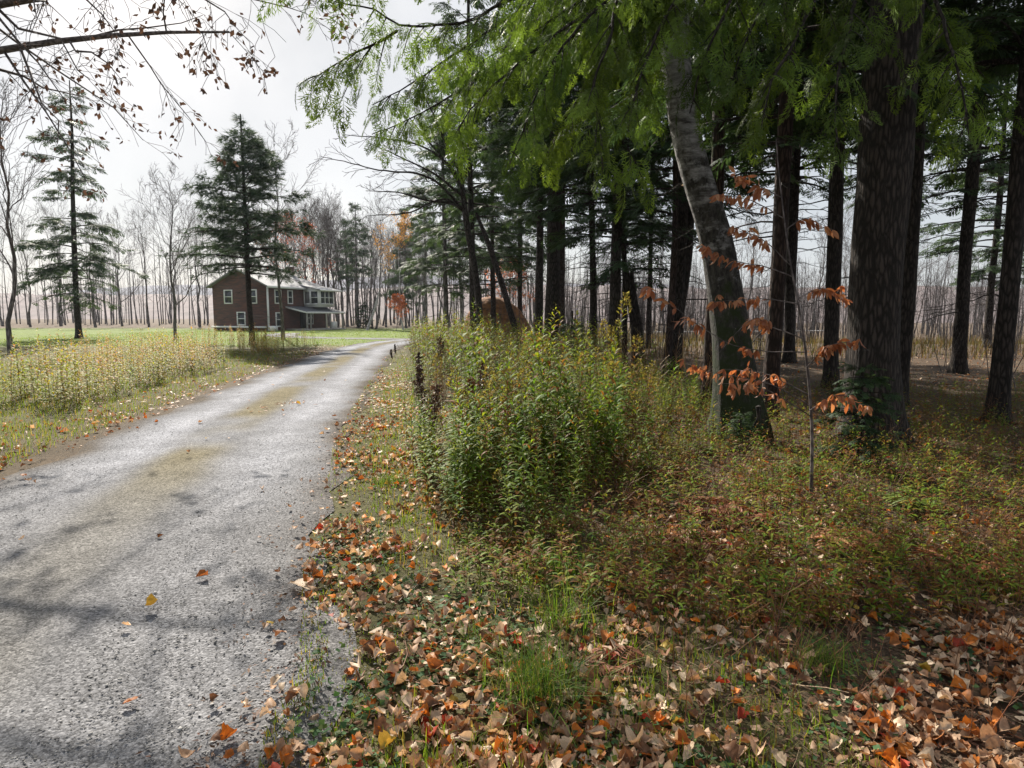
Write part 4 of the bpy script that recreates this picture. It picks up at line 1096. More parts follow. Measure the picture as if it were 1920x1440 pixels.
VAR = []
for k in range(6):      # front: green with arching leaves
    VAR.append(('green', *goldenrod_mesh(400 + k, .80 + .07 * (k % 3), 40, .138, [.42, .34, .14, .05, .05])))
for k in range(4):      # yellowing, with plumes
    VAR.append(('yellowing', *goldenrod_mesh(420 + k, 1.10 + .07 * (k % 3), 46, .105, [.28, .22, .32, .13, .05], True)))
for k in range(2):      # withered brown
    VAR.append(('withered', *goldenrod_mesh(460 + k, .92 + .1 * k, 40, .085, [.03, .03, .05, .09, .80], True)))
for k in range(3):      # short weedy
    VAR.append(('short', *goldenrod_mesh(440 + k, .5 + .06 * k, 28, .085, [.35, .3, .2, .1, .05])))
LITE = []
for nm, a in (('green', (.86, 26, .14, [.40, .30, .18, .07, .05])), ('yellowing', (1.12, 28, .135, [.22, .16, .32, .22, .08])), ('short', (.52, 16, .12, [.35, .3, .2, .1, .05]))):
    for k in range(5):
        rr = np.random.default_rng(500 + k + len(nm)); S, pos, B, sc, t = stalk_arrays(rr, a[0] * (.9 + .05 * k), a[1], a[2], WS_T)
        st, lf = MB(), MB(); tubes(st, S[::2], .005 * (1 - .6 * np.linspace(0, 1, 3)), 3, (.10, .085, .03)); scatter(lf, WS_T, WS_F, pos, B, sc, pal(rr, a[1], GREENS, a[3]))
        if nm == 'yellowing':
            n_ = 16; an = rr.uniform(0, 6.28, n_); h = a[0] * (.88 + .16 * rr.random(n_)); scatter(lf, LEAF4_T, LEAF4_F, np.stack([S[-1, 0] + .03 * np.cos(an), S[-1, 1] + .03 * np.sin(an), h], 1), basis(norm(np.stack([np.cos(an), np.sin(an), 1 + 0 * an], 1)), norm(rr.normal(size=(n_, 3)))), rr.uniform(.05, .09, n_), pal(rr, n_, [(.24, .20, .06), (.2, .14, .06), (.26, .23, .11)], [.5, .3, .2]))
        LITE.append((nm, st, lf))
VM = []
for nm, st, lf, pl in VAR:
    VM.append((nm, st.mesh('stem', M['stem']), lf.mesh('leaves', M['weed']), pl.mesh('seed_plume', M['weed']) if pl else None))

pp = [(826, 1000), (795, 850), (776, 740), (765, 680), (760, 655), (764, 647), (800, 645), (900, 650), (1000, 668), (1100, 690), (1220, 716), (1330, 750), (1350, 790), (1300, 850), (1220, 900), (1130, 960), (1010, 1010), (920, 1018)]
PATCH = np.array([ground_at(*q)[:2] for q in pp])
r = np.random.default_rng(91)
nc = 1500; kx = r.uniform(PATCH[:, 0].min(), PATCH[:, 0].max(), nc); ky = PATCH[:, 1].min() + (PATCH[:, 1].max() - PATCH[:, 1].min()) * r.random(nc)**1.15
kk = inside(PATCH, kx, ky); kx, ky = kx[kk][:390], ky[kk][:390]
fx = r.uniform(-.9, 1.4, 80); fy = r.uniform(4.3, 6.6, 80); kk = inside(PATCH, fx, fy); kx, ky = np.r_[kx, fx[kk]], np.r_[ky, fy[kk]]
cnt = r.integers(2, 7, len(kx)); ci = np.repeat(np.arange(len(kx)), cnt); n = len(ci); ch = r.uniform(.72, 1.3, len(kx)); ct = r.random(len(kx))
cx = kx[ci] + r.normal(0, .15, n); cy = ky[ci] + r.normal(0, .17, n); hcl = ch[ci] * r.uniform(.8, 1.2, n); tcl = ct[ci]
keep = (poly_dist(cx, cy, ROAD) > W / 2 + .7) & (np.hypot(cx - base_at(1384, 7.9)[0], cy - 7.9) > .75)
cx, cy, hcl, tcl = cx[keep], cy[keep], hcl[keep], tcl[keep]
lowp = np.array([ground_at(*q)[:2] for q in ((1090, 960), (1110, 700), (1220, 716), (1330, 745), (1350, 800), (1345, 850), (1260, 915), (1180, 950))])
fx = r.uniform(-1, 5, 2000); fy = r.uniform(4.5, 19, 2000); kf = inside(lowp, fx, fy) & (r.random(2000) < .9) & (np.hypot(fx - base_at(1384, 7.9)[0], fy - 7.9) > .6)
n_tall = len(cx); cx, cy = np.r_[cx, fx[kf]], np.r_[cy, fy[kf]]; hcl = np.r_[hcl, r.uniform(.6, 1.3, kf.sum())]; tcl = np.r_[tcl, r.random(kf.sum())]
# how the patch changes: lower towards the wood, yellower and taller up the road
rightness = cx - np.interp(cy, [4, 7, 10, 15, 20, 30], [.2, .8, 1.2, 1.2, .8, -1])
order = np.argsort(cy)
hw = wob(cx, cy, 1.6, 2.7)
bd = poly_dist(cx, cy, np.repeat(catmull(np.vstack([PATCH, PATCH[:1]]), .1), 2, axis=0)); bd[n_tall:] = .6
big = MB(); bst = MB(); ngr = 0
for i in order:
    x, y = cx[i], cy[i]; u = tcl[i]
    if (i >= n_tall and u < .62) or (rightness[i] > .6 and u < .6): v = r.integers(12, 15)
    elif y > 9 and u < np.clip((y - 8) / 10, 0, .85): v = r.integers(6, 10)
    elif u > .86: v = r.integers(10, 12)
    else: v = r.integers(0, 6)
    s = r.uniform(.78, 1.12) * (.72 if i >= n_tall and v < 12 else 1) * (1.0 if y > 6 else .92) * (.85 if rightness[i] > .5 else 1.0)
    if y > 14: s *= 1.05
    s *= (1 + .15 * hw[i]) * (.6 + .4 * min(1, bd[i] / .6)) * hcl[i]
    z = float(gz(np.array([x]), np.array([y]))[0]) - .01; rz = r.uniform(0, 6.28)
    if ngr < 300:
        nm, ms, ml, mp_ = VM[v]
        dk = min(math.hypot(x - q[0], y - q[1]) for q in (base_at(795, 7.6), base_at(806, 7.2), base_at(905, 7.4), base_at(880, 7.0), base_at(1000, 5.6)))
        where = ('beside a withered brown stalk' if dk < .35 else 'at the front of the patch facing the fallen leaves' if y < 5.2 and rightness[i] < .45 else 'at the edge of the patch along the grassy verge' if bd[i] < .4 and rightness[i] < -.3
                 else 'in the low growth reaching towards the birch' if rightness[i] > .7 else 'in the thick of the roadside patch' if y < 6.6 else 'deeper inside the roadside patch')
        hgt = 'tall' if s > 1.02 else 'low' if s < .72 else 'middling'
        lab = '%s %s goldenrod stalk %s' % (hgt, {'green': 'leafy green', 'yellowing': 'yellowing plumed', 'withered': 'withered brown', 'short': 'short leaved'}[nm], where)
        o = thing('goldenrod_stalk', lab, 'plant', (x, y, z), (r.normal(0, .11), r.normal(0, .11), rz), s, 'goldenrod stalks, ' + lab)
        link('stem', ms, o); link('leaves', ml, o, kind='stuff')
        if mp_: link('seed_plume', mp_, o, kind='stuff')
        ngr += 1
    else:
        nm, st, lf, pl = VAR[v]; c_, s_ = math.cos(rz) * s, math.sin(rz) * s
        if y > 10: nm, st, lf = LITE[{'green': 0, 'yellowing': 5, 'short': 10, 'withered': 5}[nm] + r.integers(0, 5)]; pl = None
        Rm = np.array([[c_, -s_, 0], [s_, c_, 0], [0, 0, s]])
        for src, dst in ((st, bst), (lf, big), (pl, big)):
            if src is None: continue
            vv = np.concatenate(src.v) @ Rm.T + [x, y, z]; ff = src.f[0]; dst.add(vv, ff, np.concatenate(src.c))
big.build('goldenrod_leaves', M['weed'], kind='stuff'); bst.build('goldenrod_stems', M['stem'], kind='stuff')

# dark dead dock stalks standing out of the patch
def dock(px, ptop, depth, H, label, col=(.05, .03, .02), w=.05, lean=0.0):
    x, y = base_at(px, depth); z = float(gz(np.array([x]), np.array([y]))[0])
    o = thing('dock_stalk', label, 'plant', (x, y, z), (0, lean, 0))
    r = np.random.default_rng(int(px)); m = MB(); S = np.stack([r.normal(0, .012, 6), r.normal(0, .012, 6), np.linspace(0, H, 6)], 1); S[0, :2] = 0
    tubes(m, S, np.linspace(.008, .003, 6), 5, col); m.build('stem', M['stem'], o)
    f = MB(); n = 240; t = ptop + (1 - ptop) * r.random(n); a = r.uniform(0, 6.28, n); q = w * np.sin(np.pi * (t - ptop) / (1 - ptop))**.6 * r.uniform(.3, 1, n)
    p = np.stack([np.interp(t, np.linspace(0, 1, 6), S[:, 0]) + np.cos(a) * q, np.interp(t, np.linspace(0, 1, 6), S[:, 1]) + np.sin(a) * q, t * H], 1)
    scatter(f, LEAF4_T, LEAF4_F, p, basis(norm(r.normal(size=(n, 3)) + [0, 0, -.4]), norm(r.normal(size=(n, 3)))), r.uniform(.03, .06, n), pal(r, n, [col, np.array(col) * 1.7], [.6, .4]))
    f.build('seed_head', M['stem'], o)
dock(826, .62, 12.0, 1.12, 'dark seed head of a dead stalk rising alone above the goldenrod', w=.075)
dock(787, .45, 10.0, .95, 'blackish dead stalk at the road side of the goldenrod', w=.04)
dock(795, .4, 7.6, .92, 'tallest dark withered stalk at the goldenrod edge by the verge', (.05, .026, .016), .06, -.06)
dock(806, .3, 7.2, .74, 'bent brown withered stalk beside the tallest dark one', (.07, .035, .02), .07, .10)
dock(905, .35, 7.4, .95, 'brown withered stalk with drooping leaves amid the green goldenrod', (.075, .035, .018), .085)
dock(880, .35, 7.0, .82, 'shorter rusty withered stalk amid the green goldenrod', (.12, .05, .022), .08)
dock(1000, .3, 5.6, .55, 'rust brown withered stalk in the dark gap of the patch', (.12, .05, .02), .07)
dock(832, .7, 22, 1.35, 'small dark seed head far back in the patch', w=.06)
dock(734, .3, 22, .42, 'small dark dead stalk at the far edge of the road', w=.03)
dock(741, .4, 24, .5, 'thin dark dead stalk at the far edge of the road', w=.02)

# weeds on the left side of the road, in front of the house
r = np.random.default_rng(95)
wst, wlf = MB(), MB()
n = 2200; y = r.uniform(10, 36, n); off = -(W / 2 + 1.5 + 6.5 * r.random(n)**1.15)
k = np.searchsorted(ROAD[:, 1][:len(ROAD) // 1], y) if False else np.array([np.abs(ROAD[:400, 1] - yy).argmin() for yy in y])
x = ROAD[k, 0] + off
ok = (wob(x, y, .5, 2.2) > -.25) & (y < 34 - .0 * off)
for xx, yy in zip(x[ok], y[ok]):
    nm, st, lf = LITE[r.integers(5, 10) if r.random() < .7 else r.integers(0, 5)]; pl = None; s = r.uniform(.5, .9) * (1 + .55 * float(wob(np.array([xx]), np.array([yy]), .8, 4)[0])); rz = r.uniform(0, 6.28)
    c_, s_ = math.cos(rz) * s, math.sin(rz) * s; Rm = np.array([[c_, -s_, 0], [s_, c_, 0], [0, 0, s]]); z = float(-.01)
    tint = np.array([2.0, 1.15, 1.5]) if wob(np.array([xx]), np.array([yy]), .9, 6)[0] > .1 else np.array([1.6, 1.25, 1.4])
    for src, dst in ((st, wst), (lf, wlf), (pl, wlf)):
        if src is None: continue
        ff = src.f[0]; dst.add(np.concatenate(src.v) @ Rm.T + [xx, yy, z], ff, np.clip(np.concatenate(src.c) * tint, 0, .6))
wlf.build('roadside_weeds', M['weed'], kind='stuff'); wst.build('weed_stems', M['stem'], kind='stuff')

# --- young beech with copper leaves in front of the birch: every leaf a part of its own
b0 = np.array([*base_at(1535, 5.1), float(gz(np.array([2.44]), np.array([5.1]))[0]) - .01])
beech = thing('beech_sapling', 'young beech with drooping copper leaves in front of the leaning birch', 'sapling', b0)
stem_pts = [np.array(b0), at(1522, 800, 5.05), at(1508, 640, 5.0), at(1480, 480, 5.0), at(1462, 340, 5.0), at(1455, 260, 5.0)]
m = MB(); P = catmull([q - b0 for q in stem_pts], .1); tubes(m, P, np.linspace(.014, .003, len(P)), 6); m.build('stem', M['twig'], beech)
twigs = [[(1518, 760, 5.0), (1450, 720, 4.9), (1390, 705, 4.8), (1330, 692, 4.7), (1285, 668, 4.6)], [(1515, 740, 5.0), (1440, 702, 5.0), (1360, 690, 5.1)], [(1509, 660, 5.0), (1441, 660, 4.95), (1380, 650, 4.8), (1320, 620, 4.7), (1260, 575, 4.6), (1212, 540, 4.5)],
         [(1496, 570, 5.0), (1437, 560, 5.0), (1390, 562, 4.9), (1340, 566, 4.8)], [(1488, 520, 5.0), (1434, 500, 5.0), (1380, 490, 4.9), (1320, 462, 4.8)], [(1470, 410, 5.0), (1425, 385, 5.0), (1390, 372, 4.9), (1345, 366, 4.8)], [(1465, 370, 5.0), (1422, 345, 5.0), (1400, 335, 5.0), (1382, 322, 5.0)],
         [(1484, 500, 5.0), (1432, 450, 4.9), (1400, 435, 4.7), (1370, 420, 4.6)], [(1512, 690, 5.0), (1550, 650, 4.8), (1600, 640, 4.8)], [(1495, 560, 5.0), (1540, 540, 5.1), (1590, 560, 5.1)], [(1475, 430, 5.0), (1510, 410, 5.0), (1560, 430, 5.0)],
         [(1519, 780, 5.05), (1449, 740, 4.9), (1400, 725, 4.6), (1350, 720, 4.5)], [(1507, 635, 5.0), (1440, 612, 4.95), (1410, 600, 4.7), (1360, 650, 4.6), (1345, 668, 4.6)], [(1518, 770, 5.0), (1570, 740, 4.8), (1620, 760, 4.7)]]
BL = []
for k in range(4):
    rr = np.random.default_rng(k); n = 6; t = np.linspace(0, 1, n); w = .185 * np.sin(np.pi * np.clip(t, 0, 1))**.85; w[-1] = 0
    v = [(0, 0, 0)]; z = -.25 * t**2 * (1 + .5 * rr.random())
    for i in range(1, n - 1):
        e = .25 + .12 * rr.random(); v += [(t[i], w[i], z[i] + e * w[i]), (t[i], 0, z[i]), (t[i], -w[i], z[i] + e * w[i])]
    v.append((1, 0, z[-1])); N = len(v); f = [(0, 2, 1), (0, 3, 2)]
    for i in range(n - 3):
        a = 1 + 3 * i; f += [(a, a + 1, a + 4), (a, a + 4, a + 3), (a + 1, a + 2, a + 5), (a + 1, a + 5, a + 4)]
    f += [(N - 4, N - 3, N - 1), (N - 3, N - 2, N - 1)]
    for cc in ((.33, .135, .06), (.25, .10, .05), (.40, .21, .11)):
        mm = MB(); mm.add(v, np.array(f), cc); BL.append(mm.mesh('leaf', M['beech'], True))
r = np.random.default_rng(5)
for tw in twigs:
    P = catmull([at(*q) - b0 for q in tw], .03); P += np.cumsum(r.normal(0, .0015, P.shape), axis=0)
    m = MB(); tubes(m, P, np.linspace(.005, .0012, len(P)), 5); t_o = m.build('twig', M['twig'], beech)
    n = len(P); spots = [(P[i_], norm(P[min(i_ + 1, n - 1)] - P[i_ - 1])) for i_ in range(max(1, int(n * .28)), n)]; spots = [spots[q] for q in np.sort(r.choice(len(spots), min(len(spots), 13), replace=False))]
    m = MB(); ends = []
    for q, (p, d) in enumerate(spots):
        if r.random() < .5 and q < len(spots) - 1:
            e = p + norm(d * .6 + np.cross(d, [0, 0, 1.0]) * r.choice([-1, 1]) * .7 + np.array([0, 0, r.normal() * .3])) * r.uniform(.04, .11)
            tubes(m, np.stack([p, (p + e) / 2, e]), np.array([.0016, .0013, .001]), 3); ends.append((e, norm(e - p)))
        ends.append((p, d))
    if m.n: m.build('twig', M['twig'], t_o, kind='stuff')
    for p, d in ends:
        for j in range(r.integers(2, 5)):
            dv = norm(d * .5 + r.normal(0, .45, 3) + np.array([0, 0, -.85])); B = basis(dv[None], norm(np.array([[0, 0, .6]]) + r.normal(0, .7, (1, 3))))[0]
            mt = mathutils.Matrix(B.tolist()).to_4x4(); sc = r.uniform(.045, .092)
            o = link('leaf', BL[r.integers(0, len(BL))], t_o); o.matrix_local = mathutils.Matrix.Translation(p) @ mt @ mathutils.Matrix.Scale(sc, 4)

# --- fallen leaves
def lobed(seed, outline, cup, curl, cross=(1, .5, 0, -.5, -1)):
    """flat outline (polar half-widths along the midrib) bent into a dry curled leaf, with centre line"""
    r = np.random.default_rng(seed); v = [(0, 0, 0)]; f = []
    k = len(outline); t = np.linspace(0, 1, k)
    V = []
    for i in range(k):
        w = outline[i]
        for s in cross: V.append([t[i] - .02 * abs(s) * (1 if i % 2 else -1), s * w, 0])
    V = np.array(V); V[:, 0] -= .5
    a = r.uniform(0, 6.28); e = np.array([math.cos(a), math.sin(a)])
    V[:, 2] = cup * np.abs(V[:, 1])**1.3 + curl * (V[:, :2] @ e)**2 + .10 * np.sin(V[:, 0] * 7 + seed) * np.abs(V[:, 1]) * 2 + r.normal(0, .012, len(V))
    F = []
    for i in range(k - 1):
        q = len(cross)
        for j in range(q - 1):
            a = i * q + j; F += [(a, a + 1, a + q + 1), (a, a + q + 1, a + q)]
    # stalk
    b = len(V); V = np.vstack([V, [(-.5, .012, 0), (-.5, -.012, 0), (-.78, 0, .05)]]); F.append((b, b + 1, b + 2))
    V[:, 2] -= V[:, 2].min()
    return V, np.array(F)
OUT = [[.02, .14, .25, .33, .27, .35, .38, .28, .2, .02], [.03, .22, .36, .42, .38, .44, .36, .22, .15, .02], [.02, .14, .24, .29, .31, .28, .22, .12, .01], [.02, .10, .2, .14, .24, .30, .20, .30, .24, .13, .02]]
LT = [lobed(i, OUT[i % 4], [.9, 1.5, -.9, .6, 1.9, 1.2][i % 6], [.9, -.7, 1.5, .4, -1.0, 1.2, 1.8][i % 7]) for i in range(14)]
LC = [lobed(i, OUT[i % 4][::2] + [.02], [.9, 1.5, -.9, .6, 1.9, 1.2][i % 6], [.9, -.7, 1.5, .4, -1.0, 1.2, 1.8][i % 7], (1, 0, -1)) for i in range(14)]
LEAFCOL = dict(tan=(.40, .26, .165), beige=(.58, .45, .32), brown=(.19, .095, .05), rust=(.32, .12, .035), orange=(.50, .16, .022), red=(.32, .045, .022), yellow=(.45, .32, .06))
LCN = list(LEAFCOL); LCP = np.array([.29, .27, .20, .13, .075, .018, .02])
def leaf_density(x, y):
    s = road_side(x, y); d = np.zeros(len(x))
    verge = (s > W / 2 - .1) & (s < W / 2 + 2.6)
    d = np.where(verge, .62, d); d = np.where(s >= W / 2 + 2.0, .85, d)
    d = np.where(inside(PATCH, x, y), .25, d)
    d = np.where(np.abs(s) <= W / 2 - .1, .006 + .16 * sstep(W / 2 - .45, W / 2 - .05, np.abs(s)), d)
    d = np.where(s < -W / 2, .5 * sstep(-W / 2 - 2.4, -W / 2 - .3, s) + .15, d)
    return d * np.clip(.6 + 1.1 * wob(x, y, 2.6, 8), .10, 1.0) * np.where(y < 3.2, 1.15, 1.0) * 1.0
r = np.random.default_rng(120)
n = 62000
yy = 1.4 + 30 * r.random(n)**2.3; xx = (r.uniform(-.88, .92, n)) * (yy + .4)
n3 = 9000; y3 = r.uniform(4.0, 18, n3); k3 = np.array([np.abs(ROAD[:400, 1] - q).argmin() for q in y3]); x3 = ROAD[k3, 0] + W / 2 + r.uniform(-.05, 1.7, n3) * np.interp(y3, [4, 18], [1, 1.3])
n4 = 2600; y4 = r.uniform(9, 34, n4); k4 = np.array([np.abs(ROAD[:400, 1] - q).argmin() for q in y4]); x4 = ROAD[k4, 0] - W / 2 - 1.6 * r.random(n4)**1.6 + .1
n5 = 30; x5 = ground_at(520, 765)[0] + r.normal(0, .22, n5); y5 = ground_at(520, 765)[1] + r.normal(0, .35, n5)
xx, yy = np.r_[xx, x3, x4], np.r_[yy, y3, y4]; n = len(xx)
# area-correct the sampling so density is per square metre
ok = r.random(n) < leaf_density(xx, yy)
xx, yy = np.r_[xx[ok], x5], np.r_[yy[ok], y5]
zz = top(xx, yy)
dist = np.hypot(xx, yy); vis = (np.abs(xx) < .40 * yy + .02) & (yy > 2.0)
score = np.where(vis, dist, dist + 50); order = np.argsort(score)
LM = {}
for ti, (T, F) in enumerate(LT):
    for cn_ in LCN:
        mm = MB(); rr = np.random.default_rng(ti * 31 + len(cn_)); c = np.array(LEAFCOL[cn_]) * rr.uniform(.85, 1.12)
        vc = np.tile(c, (len(T), 1)) * rr.uniform(.8, 1.15, (len(T), 1)); mm.add(T, F, np.clip(vc, 0, .9)); LM[ti, cn_] = mm.mesh('fallen_leaf', M['litter'], True)
WORD = dict(tan='dull tan', beige='pale beige', brown='dark brown', rust='rust brown', orange='bright orange', red='deep red', yellow='yellow')
lit = MB(); sets = {}; TU = ground_at(1012, 1310)
for q, i in enumerate(order):
    ti = r.integers(0, len(LT)); cn_ = LCN[r.choice(7, p=LCP / LCP.sum())]; sc = (.028 + .056 * r.beta(1.6, 2.3)) * (1.0 if yy[i] < 8 else 1.1)
    tilt = r.normal(0, .32, 2); rz = r.uniform(0, 6.28); z = zz[i] + r.uniform(.0, .022) + .25 * sc * np.abs(tilt).sum()
    if q < 300:
        s = road_side([xx[i]], [yy[i]])[0]
        where = 'on the gravel road' if s < W / 2 - .05 else ('on the grassy verge' if s < W / 2 + 1.1 else 'on the leaf strewn floor beside the verge')
        if math.hypot(xx[i] - TU[0], yy[i] - TU[1]) < .28: where = 'against the large arching grass tuft'
        elif abs(s - W / 2) < .22: where = 'at the gravel edge of the verge'
        elif yy[i] > 3.6 and s > W / 2 + 1.1: where = 'in front of the goldenrod patch'
        lb = '%s %s %s fallen leaf %s' % ('large' if sc > .072 else 'small' if sc < .05 else 'medium', WORD[cn_], ('lobed', 'broad', 'oval', 'notched')[ti % 4], where)
        link('fallen_leaf', LM[ti, cn_], None, (xx[i], yy[i], z), (tilt[0], tilt[1], rz), sc, label=lb, category='leaf', group='fallen leaves, ' + lb)
    else:
        sets.setdefault((ti if yy[i] < 2.35 else ti + 100 if yy[i] < 10 else -1), []).append((xx[i], yy[i], z, tilt[0], tilt[1], rz, sc, cn_))
for ti, L in sets.items():
    T, F = LT[ti] if 0 <= ti < 100 else LC[ti - 100] if ti >= 100 else (LEAF4_T - [.5, 0, 0], LEAF4_F)
    A = np.array([l[:7] for l in L], float); n = len(A)
    d = np.stack([np.cos(A[:, 5]), np.sin(A[:, 5]), A[:, 3]], 1); up = norm(np.stack([A[:, 3], A[:, 4], np.ones(n)], 1))
    c = np.array([LEAFCOL[l[7]] for l in L]) * r.uniform(.75, 1.15, (n, 1)); scatter(lit, T, F, A[:, :3], basis(d, up), A[:, 6] * (1 if ti >= 0 else 1.25), np.clip(c, 0, .9))
lit.build('leaf_litter', M['litter'], kind='stuff')
g0 = ground_at(567, 1108)
link('fallen_leaf', LM[4, 'beige'], None, (g0[0], g0[1], .028), (.05, -.05, 2.6), (.17, .17, .05), label='large whitish lobed leaf lying alone at the gravel edge', category='leaf', group='fallen leaves')

# --- grass, clover, small weeds, needles, pebbles
def blades(name, x, y, h, w, col, seed, bend=.5, mat='grass', z=None, parent=None, **kw):
    r = np.random.default_rng(seed); n = len(x); z = top(x, y) if z is None else z
    a = r.uniform(0, 6.28, n); lean = r.uniform(.05, bend, n) * h
    b = np.stack([x, y, z], 1); d = np.stack([np.cos(a), np.sin(a), np.zeros(n)], 1); s = np.stack([-d[:, 1], d[:, 0], np.zeros(n)], 1)
    t = np.array([0, .4, .75, 1.0]); V = np.empty((n, 7, 3))
    for i, tt in enumerate(t):
        c = b + d * (lean * tt**1.8)[:, None]; c[:, 2] += h * tt * (1 - .35 * (lean / h) * tt)
        ww = (w * (1 - tt * .75) / 2)[:, None]
        if i < 3: V[:, 2 * i] = c - s * ww; V[:, 2 * i + 1] = c + s * ww
        else: V[:, 6] = c
    f = np.array([(0, 1, 3), (0, 3, 2), (2, 3, 5), (2, 5, 4), (4, 5, 6)])
    m = MB(); m.add(V.reshape(-1, 3), (f[None] + (np.arange(n) * 7)[:, None, None]).reshape(-1, 3), np.repeat(col, 7, axis=0))
    return m.build(name, M[mat], parent, **kw)
r = np.random.default_rng(130)
GCOL = [(.11, .18, .02), (.15, .19, .03), (.21, .19, .045), (.28, .20, .08)]
n = 240000; yy = 1.5 + 26 * r.random(n)**1.8; xx = r.uniform(-.85, .9, n) * (yy + .3); s = road_side(xx, yy)
ok = (s > W / 2 - .12) & (s < W / 2 + 2.2 + .4 * wob(xx, yy, 1.2, 2)) & ~inside(PATCH, xx, yy) & (wob(xx, yy, 1.7, 5) + r.uniform(-.5, .5, n) > -.15) & (r.random(n) < np.where(s < W / 2 + 1.4, .8, .3))
ok |= (s < -W / 2 - .25) & (s > -W / 2 - 9) & (r.random(n) < .6)
ok |= (s > W / 2 + 2.0) & (wob(xx, yy, 2.6, 9) > .2) & (r.random(n) < .5) & (yy < 9)
x, y = xx[ok], yy[ok]; n = len(x)
sv = road_side(x, y)
blades('verge_grass', x, y, r.uniform(.03, .10, n) * (1 + .5 * (y > 6)) * np.where(np.abs(sv) < W / 2 + .3, .5, 1), r.uniform(.003, .0055, n) * (1 + y / 12), pal(r, n, GCOL, [.38, .32, .2, .1]), 1, .9, kind='stuff')
n = 20000; yy = r.uniform(32, 66, n); xx = r.uniform(-34, 6, n); ok = (poly_dist(xx, yy, ROAD) > W / 2) & (poly_dist(xx, yy, DRIVE) > 1.25)
x, y = xx[ok], yy[ok]; n = len(x)
blades('lawn_grass', x, y, r.uniform(.04, .09, n), r.uniform(.03, .05, n), pal(r, n, [(.12, .20, .035), (.16, .22, .05), (.2, .22, .07)], [.5, .35, .15]), 2, .7, kind='stuff')
n = 12000; yy = r.uniform(22, 62, n); xx = r.uniform(-1, 40, n); ok = (xx > 2 + (yy < 30) * 2)
x, y = xx[ok], yy[ok]; n = len(x)
blades('dry_field_grass', x, y, r.uniform(.25, .8, n), r.uniform(.02, .04, n), pal(r, n, [(.10, .075, .05), (.085, .055, .04), (.075, .075, .035)], [.5, .3, .2]), 3, .6, kind='stuff')
# the big grass tuft among the leaves, and smaller ones
for px, py, n, h, lab in ((1012, 1310, 420, .34, 'large arching green grass tuft among the fallen leaves'), (1050, 1180, 140, .30, 'long bladed grass tuft behind the large arching one'), (900, 1200, 130, .12, 'short grass tuft in the verge leaves'),
                          (735, 905, 260, .16, 'bright green grass tuft on the verge beside the goldenrod'), (1050, 1085, 220, .2, 'dark green grass tuft at the front of the goldenrod'), (1540, 1250, 200, .22, 'arching grass tuft on the shaded leaf floor'), (1425, 930, 180, .25, 'pale green grass tuft by the beech sapling')):
    g = ground_at(px, py); r2 = np.random.default_rng(px); x = r2.normal(0, .055 + n * .00008, n); y = r2.normal(0, .05 + n * .00008, n)
    z0 = float(top(np.array([g[0]]), np.array([g[1]]))[0]) - .005
    o = blades('grass_tuft', x, y, r2.uniform(.35, 1.0, n) * h, r2.uniform(.003, .006, n), pal(r2, n, [(.09, .17, .025), (.13, .18, .035), (.25, .22, .08)], [.5, .38, .12]), px, 1.5, z=np.zeros(n), label=lab, category='grass')
    o.location = (g[0], g[1], z0)
# clover and creeping ground cover
n = 30000; yy = 1.6 + 9 * r.random(n)**1.6; xx = r.uniform(-.6, .85, n) * (yy + .3); s = road_side(xx, yy)
ok = (s > W / 2 - .05) & ~inside(PATCH, xx, yy) & (wob(xx, yy, 3.3, 12) > .02) & (r.random(n) < np.where(s < W / 2 + 1.6, .95, .45))
x, y = xx[ok], yy[ok]; n = len(x); m = MB()
cl_t = np.array([(0, 0, 0), (.5, .5, .1), (1, 0, .02), (.5, -.5, .1)]); d = norm(np.stack([r.normal(size=n), r.normal(size=n), r.uniform(0, .5, n)], 1))
scatter(m, cl_t, LEAF4_F, np.stack([x, y, top(x, y) + r.uniform(.008, .035, n)], 1), basis(d, norm(np.array([0, 0, 1.0]) + r.normal(0, .35, (n, 3)))), r.uniform(.016, .034, n), pal(r, n, [(.06, .125, .055), (.08, .145, .06), (.11, .15, .04)], [.45, .35, .2]))
m.build('ground_cover', M['weed'], kind='stuff')
# low mixed weeds and shoots on the wood floor
m, ms = MB(), MB(); n = 7000; yy = 2.4 + 11 * r.random(n)**1.2; xx = r.uniform(-.1, .95, n) * (yy + .3); s = road_side(xx, yy)
lo = np.array([ground_at(*q)[:2] for q in ((850, 1130), (850, 1010), (1000, 1020), (1120, 950), (1260, 850), (1350, 810), (2100, 800), (2300, 1120), (1500, 1200), (1100, 1150))])
ok = (inside(lo, xx, yy) | ((yy > 6) & (xx > .28 * yy))) & (r.random(n) < .85)
for x, y in zip(xx[ok], yy[ok]):
    H = r.uniform(.12, .30) * (1.7 if y > 4.2 and r.random() < .55 else 1); nl = r.integers(8, 16); S, pos, B, sc, t = stalk_arrays(r, H, nl, r.uniform(.045, .075), WS_T)
    z = float(gz(np.array([x]), np.array([y]))[0]) - .005
    mix = [.28, .18, .18, .14, .22] if r.random() < .55 else [.03, .03, .08, .16, .70]
    c = pal(r, nl, GREENS, mix); tubes(ms, S[::2] + [x, y, z], np.linspace(.0022, .001, 3), 3, (.12, .07, .035)); scatter(m, WS_T, WS_F, pos + [x, y, z], B, sc, c)
m.build('wood_floor_weeds', M['weed'], kind='stuff'); ms.build('weed_stalks', M['stem'], kind='stuff')
